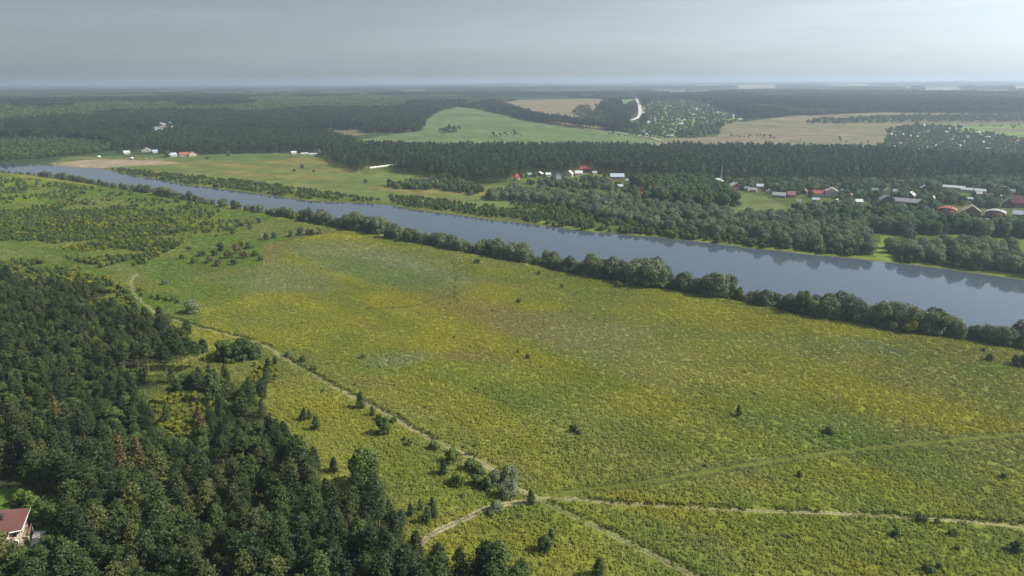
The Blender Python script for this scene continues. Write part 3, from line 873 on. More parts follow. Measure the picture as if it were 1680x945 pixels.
def in_frame(P, hgt, mx=90):
    px, py, zc = pix(P)
    tpx, tpy, _ = project(P[:, 0], P[:, 1], terrain0(P[:, 0], P[:, 1]) + hgt)
    return (px > -mx) & (px < 1680 + mx) & (tpy < 945 + mx * .5) & (zc > 5)

def on_ground(P, sink=.0):
    return np.column_stack([P, ground_z(P[:, 0], P[:, 1]) - sink])

# individuals: an Empty at the base, parts trunk and crown
def plant(name, proto, x, y, s, label, cat, group=None, sz=None, yaw=None, parts=('trunk', 'crown'), sink=.05):
    o = bpy.data.objects.new(name, None)
    o.empty_display_size = 1
    col.objects.link(o)
    o.location = (x, y, float(ground_z(x, y)[0]) - sink)
    o.rotation_euler = (0, 0, random.uniform(0, 6.28) if yaw is None else yaw)
    o.scale = (s, s, s if sz is None else sz)
    tag(o, label, cat, group)
    for pn, k in zip(parts, ('trunk', 'crown')):
        c = bpy.data.objects.new(pn, proto[k]); col.objects.link(c); c.parent = o
    return o

exec_order = []
# ---- houses are placed first so that trees keep clear of them
HOUSES = []   # (px, py, half width px, clear below px)

def box_mesh(name, x0, x1, y0, y1, z0, z1, mat):
    V = [(x0, y0, z0), (x1, y0, z0), (x1, y1, z0), (x0, y1, z0), (x0, y0, z1), (x1, y0, z1), (x1, y1, z1), (x0, y1, z1)]
    Fq = [(3, 2, 1, 0), (4, 5, 6, 7), (0, 1, 5, 4), (1, 2, 6, 5), (2, 3, 7, 6), (3, 0, 4, 7)]
    return np_mesh(name, V, Fq, [mat])

def prism_mesh(name, prof, y0, y1, mat):
    """profile in x,z swept along y"""
    me = bpy.data.meshes.new(name)
    n = len(prof)
    V = [(p[0], y0, p[1]) for p in prof] + [(p[0], y1, p[1]) for p in prof]
    Fs = [tuple(range(n)), tuple(range(2 * n - 1, n - 1, -1))] + [(i, i + n, (i + 1) % n + n, (i + 1) % n) for i in range(n)]
    me.from_pydata(V, [], Fs); me.materials.append(mat); me.update()
    b = bmesh.new(); b.from_mesh(me); bmesh.ops.recalc_face_normals(b, faces=b.faces); b.to_mesh(me); b.free()
    return me

MC = {}
def cmat(c, kind='wall'):
    key = (tuple(round(v, 3) for v in c), kind)
    if key not in MC:
        if kind == 'roof': MC[key] = plain_material('roofing', c, .55, 1.2, .22, 0, .3, (1, 6, 1))
        elif kind == 'metal': MC[key] = plain_material('sheet_metal', c, .4, .8, .10, .0)
        elif kind == 'glass': MC[key] = plain_material('window_glass', c, .08, .5, .1)
        else: MC[key] = plain_material('wall_finish', c, .85, 1.5, .14)
    return MC[key]

def roof_mesh(kind, w, d, z, rh, ov, mat):
    hw, hd = w / 2 + ov, d / 2 + ov
    if kind == 'gable':       # ridge along x
        t = .22
        me = bpy.data.meshes.new('roof')
        prof = [(-hd, z - .25), (0, z + rh), (hd, z - .25), (hd, z - .25 + t), (0, z + rh + t * 1.3), (-hd, z - .25 + t)]
        me = prism_mesh('roof', prof, -hw, hw, mat)
        me.transform(Matrix.Rotation(math.radians(90), 4, 'Z'))
        return me
    if kind == 'gable_y':     # ridge along y (gable faces the camera)
        t = .22
        prof = [(-hw, z - .25), (0, z + rh), (hw, z - .25), (hw, z - .25 + t), (0, z + rh + t * 1.3), (-hw, z - .25 + t)]
        return prism_mesh('roof', prof, -hd, hd, mat)
    if kind == 'arched':      # curved roof, bow facing the camera
        prof = []
        for k in range(9):
            a = -1 + k / 4; prof.append((a * hw, z - .2 + rh * (1 - a * a)))
        prof = prof + [(p[0], p[1] + .28) for p in prof[::-1]]
        return prism_mesh('roof', prof, -hd, hd, mat)
    # hip
    rl = max(hw - hd * .9, .2)
    V = [(-hw, -hd, z - .15), (hw, -hd, z - .15), (hw, hd, z - .15), (-hw, hd, z - .15), (-rl, 0, z + rh), (rl, 0, z + rh),
         (-hw, -hd, z + .08), (hw, -hd, z + .08), (hw, hd, z + .08), (-hw, hd, z + .08)]
    Fs = [(3, 2, 1, 0), (0, 1, 7, 6), (1, 2, 8, 7), (2, 3, 9, 8), (3, 0, 6, 9), (6, 7, 5, 4), (7, 8, 5), (8, 9, 4, 5), (9, 6, 4)]
    me = bpy.data.meshes.new('roof'); me.from_pydata(V, [], Fs); me.materials.append(mat); me.update()
    return me

def house(px, py, wpx, label, wall, roof, kind='gable', depth=.8, hgt=3.2, rh=2.6, rot=0.0, group=None, roofm='roof', detail=True, chimney=True, clear=True, name='house', storeys=1):
    x, y = ground_at(px, py)
    zc = project(x, y, 0.0)[2]
    wd = wpx / FPX * float(zc); dp = wd * depth
    if clear: HOUSES.append((px, py, wpx * .5 + 2, 20))
    o = link(name, None, None, (x, y, float(ground_z(x, y)[0]) - .1))
    o.rotation_euler = (0, 0, math.radians(rot) + math.atan2(-x, y))
    tag(o, label, 'house' if name == 'house' else name.replace('_', ' '), group)
    hgt = hgt * 1.15; rh = rh * 1.1
    H = hgt * storeys
    wm = cmat(wall)
    if kind == 'gable':
        me = prism_mesh('wall', [(-dp / 2, 0), (dp / 2, 0), (dp / 2, H), (0, H + rh - .15), (-dp / 2, H)], -wd / 2, wd / 2, wm); me.transform(Matrix.Rotation(math.radians(90), 4, 'Z'))
    elif kind == 'gable_y':
        me = prism_mesh('wall', [(-wd / 2, 0), (wd / 2, 0), (wd / 2, H), (0, H + rh - .15), (-wd / 2, H)], -dp / 2, dp / 2, wm)
    else:
        me = box_mesh('wall', -wd / 2, wd / 2, -dp / 2, dp / 2, 0, H + (.3 if kind == 'arched' else 0), wm)
    link('wall', me, o)
    rf = link('roof', roof_mesh(kind, wd, dp, H, rh, .45, cmat(roof, roofm)), o)
    if detail:
        gmx = cmat((.04, .05, .06), 'glass'); fmx = cmat((.75, .74, .70))
        nwin = max(2, int(wd / 3.2))
        for s in range(storeys):
            for k in range(nwin):
                xx = -wd / 2 + wd * (k + .5) / nwin
                wz = 1.0 + s * hgt
                wf = link('window', box_mesh('window', xx - .6, xx + .6, -dp / 2 - .07, -dp / 2 + .05, wz, wz + 1.4, fmx), o)
                link('pane', box_mesh('pane', xx - .48, xx + .48, -dp / 2 - .10, -dp / 2 - .06, wz + .12, wz + 1.28, gmx), wf)
            link('window', box_mesh('window', wd / 2 - .05, wd / 2 + .07, -.6, .6, 1.0 + s * hgt, 2.4 + s * hgt, gmx), o)
        if chimney:
            link('chimney', box_mesh('chimney', wd * .2 - .35, wd * .2 + .35, -.35, .35, H + rh * .35, H + rh + .9, cmat((.28, .15, .11))), rf)
    return o

RED = (.30, .055, .05); DRED = (.16, .045, .045); WHT = (.50, .50, .49); LBL = (.37, .42, .46); GRY = (.33, .32, .33); BRK = (.20, .10, .075)
CRM = (.46, .40, .30); ORG = (.50, .24, .10); DKB = (.085, .055, .045); BLU = (.30, .38, .48); YEL = (.52, .40, .18); MAR = (.16, .05, .06); TILE = (.34, .12, .08)
G_FB = None
far_bank_houses = [
    (848, 296, 9, 'narrow cream house with steep red pyramid roof, alone left of the bank village', CRM, RED, 'hip', .95, 3.8, 4.6, 10, 'roof', 1),
    (899, 290, 8, 'small white-roofed cottage just left of the pale grey gable among far trees', CRM, WHT, 'gable', .8, 2.8, 2.0, 15, 'metal', 1),
    (916, 294, 12, 'pale grey-green metal-roofed house in trees, left of the cream gables', GRY, LBL, 'gable_y', .9, 3.2, 4.0, 20, 'metal', 1),
    (934, 289, 11, 'white-roofed house with cream gable in the middle of the bank cluster', CRM, WHT, 'gable_y', .9, 3.2, 3.4, -18, 'metal', 1),
    (949, 288, 12, 'cream house with white trimmed roof right beside the white gable', CRM, WHT, 'gable', .8, 3.2, 2.6, 12, 'metal', 1),
    (961, 281, 20, 'long house with bright red roof behind the cream gables', MAR, RED, 'gable', .6, 3.2, 3.2, -5, 'roof', 1),
    (1012, 294, 22, 'house with wide pale blue metal roof among dark trees', GRY, LBL, 'gable', .6, 3.4, 3.2, 8, 'metal', 1),
    (1017, 309, 9, 'small grey shed below the pale blue roof', GRY, WHT, 'gable', .8, 2.4, 1.8, 0, 'metal', 1),
    (1051, 323, 17, 'tall orange brick house with dark red roof at the thicket edge', ORG, DRED, 'gable_y', .9, 3.0, 3.6, 14, 'roof', 2),
    (1178, 301, 10, 'small white-roofed house left of the orange gable by the mast', CRM, WHT, 'gable', .8, 3.0, 2.6, 25, 'metal', 1),
    (1184, 308, 9, 'narrow house with orange gable wall under the thin mast', ORG, WHT, 'gable_y', 1.1, 3.6, 4.0, -12, 'metal', 1),
    (1205, 311, 19, 'maroon house with bright white roof above the village meadow', MAR, WHT, 'gable_y', .8, 3.6, 3.8, 24, 'metal', 1),
    (1235, 315, 12, 'low grey-roofed barn above the village meadow', GRY, GRY, 'gable', .6, 2.4, 2.0, -8, 'roof', 1),
    (1278, 324, 20, 'long low barn with grey roof at the right end of the village meadow', GRY, GRY, 'gable', .5, 2.6, 2.4, -6, 'metal', 1),
    (1297, 324, 12, 'dark red-roofed house next to the long grey barn', BRK, DRED, 'gable', .8, 3.0, 2.8, 18, 'roof', 1),
    (1344, 322, 20, 'white house wing with red roof, left half of the big white house', WHT, RED, 'gable', .7, 3.2, 2.6, 6, 'roof', 1),
    (1363, 323, 18, 'tall white house with pale gable and dark windows', WHT, CRM, 'gable_y', .8, 3.0, 2.8, 6, 'roof', 2),
    (1371, 338, 15, 'dark-roofed house with white trimmed gable below the tall white house', DKB, CRM, 'gable_y', .9, 2.8, 3.4, -10, 'roof', 1),
    (1338, 331, 10, 'small pale blue-roofed shed below the red-roofed white wing', GRY, LBL, 'gable', .7, 2.2, 1.4, 5, 'metal', 1),
    (1456, 319, 15, 'house with yellow gable behind the long grey-purple roof', YEL, CRM, 'gable_y', .8, 3.0, 3.4, 12, 'roof', 1),
    (1452, 333, 20, 'brown house with grey gable at the left end of the long roof', DKB, GRY, 'gable_y', .9, 3.0, 4.0, 14, 'metal', 1),
    (1487, 336, 40, 'long brown building with grey-purple ridge roof', DKB, GRY, 'gable', .28, 3.0, 2.8, -4, 'metal', 1),
    (1493, 325, 14, 'dark gabled cottage with white trimmed roof behind the long building', DKB, WHT, 'gable_y', .8, 2.8, 3.4, -16, 'metal', 1),
    (1516, 314, 15, 'red gabled house with white trim left of the greenhouses', MAR, WHT, 'gable_y', .8, 3.0, 3.4, 10, 'metal', 1),
    (1417, 342, 20, 'low shed with pale flat roof in the gardens left of the brown building', GRY, LBL, 'gable', .4, 2.0, .8, 0, 'metal', 1),
    (1439, 347, 9, 'small white shed in front of the brown house', WHT, WHT, 'gable', .8, 2.2, 1.2, 10, 'metal', 1),
    (1553, 352, 26, 'brown house with bright red curved roof at the riverside row', BRK, RED, 'arched', .7, 4.4, 2.0, -4, 'roof', 1),
    (1592, 353, 25, 'brick house with tall white-edged gable right of the red curved roof', BRK, CRM, 'gable_y', .8, 3.8, 4.6, 8, 'roof', 1),
    (1632, 357, 27, 'brick house with grey curved roof right of the brick gable', BRK, GRY, 'arched', .7, 4.6, 2.0, -4, 'metal', 1),
    (1674, 358, 22, 'house with low pale blue metal roof at the end of the riverside row', BRK, LBL, 'gable', .7, 3.4, 2.6, -4, 'metal', 1),
    (1676, 340, 30, 'large house with broad dark red roof behind the riverside row', BRK, DRED, 'gable', .5, 4.2, 5.2, 6, 'roof', 1),
    (1652, 340, 16, 'dark gabled wing with pale trim left of the broad dark red roof', DKB, CRM, 'gable_y', .8, 3.8, 4.2, 10, 'roof', 1),
    (1590, 329, 15, 'pale flat-roofed shed above the brick gable house', GRY, LBL, 'gable', .5, 2.0, .7, 0, 'metal', 1),
    (1650, 312, 9, 'small white shed right of the greenhouses', WHT, WHT, 'gable', .8, 2.4, 1.4, 0, 'metal', 1),
    (1562, 311, 34, 'longest white-roofed greenhouse beyond the dark trees', LBL, WHT, 'gable', .25, 2.6, 1.6, -3, 'metal', 1),
    (1586, 315, 16, 'short white-roofed greenhouse between the two others', LBL, WHT, 'gable', .5, 2.6, 1.6, -3, 'metal', 1),
    (1609, 317, 18, 'white-roofed greenhouse at the right end of its row', LBL, WHT, 'gable', .5, 2.6, 1.6, -3, 'metal', 1),
    # left bank, by the wood
    (208, 253, 9, 'white cottage at the left end of the wood edge by the beach', CRM, WHT, 'gable', .8, 3.0, 2.6, 10, 'metal', 1),
    (240, 249, 13, 'white-gabled house in the trees behind the beach', CRM, LBL, 'gable_y', .8, 3.0, 3.4, -8, 'metal', 1),
    (254, 251, 8, 'small grey house right of the white gable behind the beach', GRY, LBL, 'gable', .8, 2.8, 2.2, 20, 'metal', 1),
    (282, 257, 14, 'pale grey-roofed house left of the red-roofed one at the wood edge', CRM, LBL, 'gable', .8, 3.0, 2.8, 12, 'metal', 1),
    (303, 256, 14, 'long red-roofed house at the wood edge', CRM, TILE, 'gable', .6, 3.0, 2.8, -6, 'roof', 1),
    (316, 256, 12, 'cream house with orange-red gable at the wood edge', CRM, TILE, 'gable_y', .8, 3.4, 3.8, 8, 'roof', 1),
    (482, 253, 8, 'white cottage left of the pale sheds in the wood gap', CRM, WHT, 'gable', .8, 2.8, 2.0, 10, 'metal', 1),
    (500, 254, 11, 'low pale shed left of centre in the wood gap', LBL, WHT, 'gable', .4, 2.2, 1.2, 0, 'metal', 1),
    (514, 255, 12, 'low pale shed at the right end of the wood gap', LBL, WHT, 'gable', .4, 2.2, 1.2, 0, 'metal', 1),
    (524, 252, 7, 'white gabled cottage behind the sheds in the wood gap', CRM, WHT, 'gable_y', .8, 2.8, 2.8, -10, 'metal', 1),
]
for (px, py, wp, lb, wa, ro, kd, dp, hg, rh, rt, rmk, st) in far_bank_houses:
    nm = 'greenhouse' if 'greenhouse' in lb.split(' ')[-1] or 'roofed greenhouse' in lb else ('shed' if ' shed' in lb else ('barn' if ' barn' in lb else 'house'))
    house(px, py, wp, lb, wa, ro, kd, dp, hg, rh, rt, None, rmk, wp > 8, wp > 12 and nm == 'house', True, nm, st)

# small outbuildings half hidden between the village trees
for k, (px, py) in enumerate([(1225, 313), (1262, 318), (1310, 335), (1395, 325), (1408, 335), (1425, 330), (1470, 318), (1530, 330), (1605, 322), (1625, 325), (1660, 318), (1640, 328), (1480, 345), (1520, 347), (1615, 368), (1460, 352), (1500, 355), (1535, 318), (870, 290),
                              (885, 288), (975, 287), (1000, 300), (1030, 300), (1320, 318), (1246, 309), (1380, 318), (1435, 316), (1570, 325), (1665, 372), (1590, 370), (1545, 364), (1350, 340), (1120, 318)]):
    house(px, py, [7, 9, 6, 8, 11][k % 5], 'small pale outbuilding half hidden between trees of the bank village', [CRM, GRY, WHT, DKB][k % 4], [LBL, WHT, GRY, TILE, WHT, DRED][k % 6], ['gable', 'gable_y'][k % 2], .8, 2.6, 2.0, (k * 37) % 50 - 25, 'outbuildings among the village trees', 'metal', False, False, True, 'shed')

# far villages: small houses, walls and roof only
def village(poly, n, seed, label, group, smin=7, smax=12):
    r = np.random.default_rng(seed)
    G = ground_poly(densify(Z[poly])); lo, hi = G.min(0), G.max(0)
    pts = []
    tries = 0
    while len(pts) < n and tries < 9000:
        tries += 1
        p = lo + (hi - lo) * r.random(2)
        if in_poly(np.array([p[0]]), np.array([p[1]]), G)[0] and all(np.hypot(*(p - q)) > 20 for q in pts): pts.append(p)
    roofs = [(.45, .45, .45), GRY, GRY, TILE, DRED, BLU, (.36, .40, .43), (.22, .20, .19)]; walls = [(.42, .37, .29), (.45, .44, .42), GRY, BRK, (.36, .31, .24)]
    protos = []
    for k in range(8):
        wd = smin + (smax - smin) * r.random(); dp = wd * .75; H = 3.0 + r.random() * 1.5; rh = 2.4 + r.random()
        me = prism_mesh('wall', [(-dp / 2, 0), (dp / 2, 0), (dp / 2, H), (0, H + rh - .15), (-dp / 2, H)], -wd / 2, wd / 2, cmat(walls[k % 5]))
        rf = roof_mesh('gable', wd, dp, H, rh, .5, cmat(roofs[k], 'metal' if k in (0, 1, 2, 5, 6, 7) else 'roof'))
        me.transform(Matrix.Rotation(math.radians(90), 4, 'Z'))
        protos.append((me, rf))
    for i, p in enumerate(pts):
        o = link('house', None, None, (p[0], p[1], float(terrain0(p[0], p[1])) - .3))
        o.rotation_euler = (0, 0, r.choice([0, .3, 1.57, 1.9]) + r.normal(0, .15))
        tag(o, label, 'house', group)
        me, rf = protos[int(r.integers(8))]
        link('wall', me, o); link('roof', rf, o)
    return np.array(pts)
VP = []
VP.append(village('village_mid', 110, 1, 'tiny pale house in the village on the far slope beside the white road', 'houses of the far hillside village', 9, 15))
VP.append(village('village_right', 60, 2, 'small house among trees in the village beyond the pine belt', 'houses of the village beyond the pine belt', 9, 15))
VP.append(village('village_left', 24, 3, 'small pale house in the hamlet at the far wood clearing', 'houses of the hamlet in the far wood', 9, 14))
VP.append(village('village_edge', 14, 4, 'small house in the hamlet cut by the left picture edge', 'houses of the hamlet at the picture edge', 9, 14))
VPTS = np.vstack([v for v in VP if len(v)])

def clear_of_houses(P, hgt_px=0):
    px, py, zc = pix(P)
    ok = np.ones(len(P), bool)
    for (hx, hy, hw, below) in HOUSES:
        ok &= ~((np.abs(px - hx) < hw * .95) & (py > hy - 4) & (py < hy + (below * .52 if hw > 7 else 7)))
    return ok

# ------------------------------------------------------------------ woods
def thin(P, seed, scale, lo, keep_hi=1.0):
    n = fbm(P[:, 0], P[:, 1], scale, seed, 3)
    return P[(n > lo)]

# foreground pine wood: the 300 nearest in view as individuals, the rest as one mass
P = sample_zone(WOOD['w_front'], 4.9, 31)
px_, py_, zc_ = pix(P)
P = P[~in_poly(px_, py_, [(-300, 806), (40, 800), (75, 812), (112, 850), (118, 900), (118, 950), (80, 985), (40, 965), (-300, 960)])]
P = P[track_dist(P[:, 0], P[:, 1]) > 2.5]
P = P[in_frame(P, 17, 140)]
P = P[np.hypot(P[:, 0], P[:, 1]) > 95]
P = P[fbm(P[:, 0], P[:, 1], 13, 555, 2) > .22]
hs = .50 + .62 * fbm(P[:, 0], P[:, 1], 26, 77, 3) + rng.normal(0, .13, len(P))
order = np.argsort(np.hypot(P[:, 0], P[:, 1]))
vis = in_frame(P, 17, 5)
ind = [i for i in order if vis[i]][:286]
rest = np.setdiff1d(np.arange(len(P)), ind)
def pine_place(lb, gp, hx, hy):
    if gp == 'pines in front of the red-roofed house': return lb, gp
    row = 'rooted below the picture edge' if hy > 945 else ('in the lower rows' if hy > 870 else ('in the middle rows' if hy > 810 else 'in the far rows'))
    if 'edge of the foreground' in gp: return lb + ', ' + row, gp + ' ' + row
    if 'behind' in gp: return lb + ', ' + row, gp + ' ' + row
    part = 'left' if hx < 430 else ('middle' if hx < 600 else 'right')
    return 'dark green pine packed inside the %s of the foreground wood, %s' % (part, row), 'pines inside the %s of the foreground wood %s' % (part, row)
EDGE = np.array(smooth_line(ground_poly(WOOD['w_front'][5:17]), 3))
for i in ind:
    x, y = P[i]
    edge = dist_polyline(np.array([x]), np.array([y]), EDGE)[0] < 6
    hx, hy, _ = project(x, y, 0.0)
    if edge: lb, gp = 'pine at the meadow edge of the foreground wood', 'pines at the edge of the foreground wood'
    elif hx < 260 and hy > 900: lb, gp = 'dark green pine in front of the red-roofed house', 'pines in front of the red-roofed house'
    elif hx < 300: lb, gp = 'dark green pine behind the red-roofed house', 'pines behind the red-roofed house'
    else: lb, gp = 'dark green pine packed inside the dense foreground wood', 'pines inside the foreground wood'
    lb, gp = pine_place(lb, gp, hx, hy)
    plant('pine_tree', PR['pine'][random.randrange(10)], x, y, hs[i] * random.uniform(.85, 1.2), lb, 'pine tree', gp, sz=hs[i])
Q = P[rest]
gn_scatter('pine_wood', on_ground(Q), rng.uniform(0, 6.28, len(Q)), np.repeat(hs[rest][:, None], 3, 1), [p['whole'] for p in PR['pine']], 'rest of the dense dark pine wood in the foreground', 'pine wood')

# left wood, mid wood and scrub
P = sample_zone(WOOD['w_left'], 4.6, 32); P = P[track_dist(P[:, 0], P[:, 1]) > 3]
s_ = rng.uniform(.32, .56, len(P)) * (.8 + .5 * fbm(P[:, 0], P[:, 1], 40, 414, 2))
gn_scatter('pine_wood', on_ground(P), rng.uniform(0, 6.28, len(P)), np.stack([s_ * 1.2, s_ * 1.2, s_], 1), [p['whole'] for p in PR['pine'] + PR['broad'][:3]], 'dense young pine wood at the left above the tall pines', 'pine wood')
P = sample_zone([(-250, 436), (0, 424), (130, 446), (225, 474), (235, 520), (320, 545), (300, 552), (215, 522), (150, 515), (140, 500), (172, 486), (130, 474), (60, 466), (0, 452), (-250, 470)], 3.6, 322); P = thin(P, 323, 18, .44); P = P[track_dist(P[:, 0], P[:, 1]) > 1.5]
s_ = rng.uniform(.35, 1.25, len(P))
gn_scatter('wood_edge_scrub', on_ground(P), rng.uniform(0, 6.28, len(P)), np.repeat(s_[:, None], 3, 1), [p['whole'] for p in PR['shrub'] + PR['yshrub'][:1]], 'low scrub fraying the upper edge of the left wood', 'scrub')
P = sample_zone(WOOD['w_mid'], 4.6, 33); P = thin(P, 44, 16, .27)
px_, py_, _ = pix(P)
for (cx, cy_, rx, ry) in ((300, 672, 62, 24), (262, 645, 30, 12), (300, 712, 30, 20), (420, 605, 40, 22)):
    P = P[soft_ellipse(*pix(P)[:2], cx, cy_, rx, ry) < .25]
s_ = rng.uniform(.34, .62, len(P))
gn_scatter('mixed_wood', on_ground(P), rng.uniform(0, 6.28, len(P)), np.stack([s_ * 1.1, s_ * 1.1, s_], 1), [p['whole'] for p in PR['pine'][:4] + PR['broad'][:3] + PR['yshrub'][:1]], 'mixed young wood of pine and broadleaf below the tall trunks', 'mixed wood')
P = sample_zone(WOOD['w_scrub'], 3.0, 34, wv=55.0); P = P[fbm(P[:, 0], P[:, 1], 26, 45, 3) + .25 * sstep(0, 40, dist_polyline(P[:, 0], P[:, 1], ground_poly(densify(WOOD['w_scrub'])))) > .52]
s_ = rng.uniform(.3, 1.15, len(P)) * (.6 + .8 * fbm(P[:, 0], P[:, 1], 30, 246, 2))
gn_scatter('shrubland', on_ground(P), rng.uniform(0, 6.28, len(P)), np.repeat(s_[:, None], 3, 1), [p['whole'] for p in PR['shrub'] * 2 + PR['yshrub'][:1]], 'dense dark green scrub on the left plain below the river', 'scrub')
# thinner scrub around
sparse = sample_zone([(-200, 294), (0, 292), (120, 303), (330, 342), (420, 362), (340, 392), (260, 366), (200, 345), (100, 336), (-200, 340)], 6.5, 35)
sparse = thin(sparse, 46, 25, .47)
s_ = rng.uniform(.45, 1.15, len(sparse))
gn_scatter('shrubs_on_plain', on_ground(sparse), rng.uniform(0, 6.28, len(sparse)), np.repeat(s_[:, None], 3, 1), [p['whole'] for p in PR['shrub']], 'loose scatter of small shrubs on the left plain by the river', 'scrub')
P = sample_zone([(150, 352), (250, 345), (350, 352), (350, 372), (300, 400), (260, 400), (170, 372)], 4.5, 36)
s_ = rng.uniform(.3, .6, len(P))
gn_scatter('yellow_shrubs', on_ground(P), rng.uniform(0, 6.28, len(P)), np.repeat(s_[:, None], 3, 1), [p['whole'] for p in PR['yshrub'] + PR['shrub'][:1]], 'yellow-green low scrub patch on the left plain', 'scrub')
P = np.vstack([sample_zone([(240, 655), (300, 640), (350, 655), (355, 690), (310, 735), (262, 715)], 2.8, 37), sample_zone([(395, 600), (445, 590), (455, 625), (420, 640)], 3.2, 38),
               sample_zone([(140, 505), (170, 488), (218, 484), (212, 505), (170, 512)], 3.4, 39), sample_zone([(100, 405), (150, 400), (165, 412), (130, 418)], 3.4, 40)])
s_ = rng.uniform(.3, .7, len(P))
gn_scatter('yellow_undergrowth', on_ground(P), rng.uniform(0, 6.28, len(P)), np.repeat(s_[:, None], 3, 1), [p['whole'] for p in PR['yshrub']], 'yellow-green undergrowth in the clearings of the wood', 'undergrowth')

# ---- single trees and shrubs that the photograph lets one pick out
def at(px, py): return ground_at(px, py)
for (px, py, s) in ((190, 614, .80), (207, 616, .86), (228, 608, .82), (262, 604, .88), (277, 630, 1.02), (286, 604, .84), (300, 608, .86), (312, 603, .84), (326, 610, .82), (338, 604, .80), (245, 612, .8)):
    x, y = at(px, py)
    plant('pine_tree', PR['tallpine'][random.randrange(3)], x, y, s * 1.1, 'tall pine with bare trunk in the row above the mixed wood', 'pine tree', 'tall bare-trunked pines in a row', sz=s)
for (px, py, s) in ((52, 645, .95), (2, 648, 1.0), (20, 640, .9), (75, 640, .85)):
    x, y = at(px, py); plant('pine_tree', PR['tallpine'][random.randrange(3)], x, y, s, 'tall bare-trunked pine near the left picture edge', 'pine tree', 'tall pines by the left picture edge')
for (px, py, s) in ((364, 592, .85), (378, 594, .9), (392, 592, .95), (406, 590, .9), (419, 588, .78), (372, 584, .8), (399, 583, .85)):
    x, y = at(px, py); plant('broadleaf_tree', PR['broad'][random.randrange(4)], x, y, s, 'dark rounded broadleaf tree in the clump right of the tall pines', 'tree', 'clump of rounded trees beside the track')
x, y = at(352, 660); plant('spruce_tree', PR['youngpine'][0], x, y, 1.6, 'slim dark conifer standing below the clump of rounded trees', 'conifer', sz=2.1)
x, y = at(600, 800); plant('broadleaf_tree', PR['broad'][2], x, y, 1.05, 'large dark round tree standing out at the wood edge', 'tree', sz=1.35)
x, y = at(334, 722); plant('dead_pine', PR['deadpine'][0], x, y, .75, 'slim rust-brown dead conifer in the mixed wood', 'dead tree', sz=1.0)
x, y = at(205, 790); plant('dead_pine', PR['deadpine'][1], x, y, 1.25, 'brownish half-dead pine in the wood behind the house', 'dead tree', sz=1.25)
x, y = at(238, 800); plant('dead_pine', PR['deadpine'][1], x, y, 1.1, 'thin brown-grey pine right of the half-dead pine', 'dead tree', sz=1.3)
x, y = at(100, 712); plant('dead_pine', PR['deadpine'][1], x, y, 1.0, 'olive-brown thinning pine in the wood at the left', 'dead tree', sz=1.1)
x, y = at(156, 640); plant('shrub', PR['rshrub'][0], x, y, .8, 'small rust-red bush in the mixed wood at the left', 'shrub', parts=('stem', 'foliage'))
x, y = at(378, 905); plant('yellow_shrub', PR['yshrub'][0], x, y, 1.2, 'bright yellow-green bush deep inside the foreground wood', 'shrub', parts=('stem', 'foliage'))

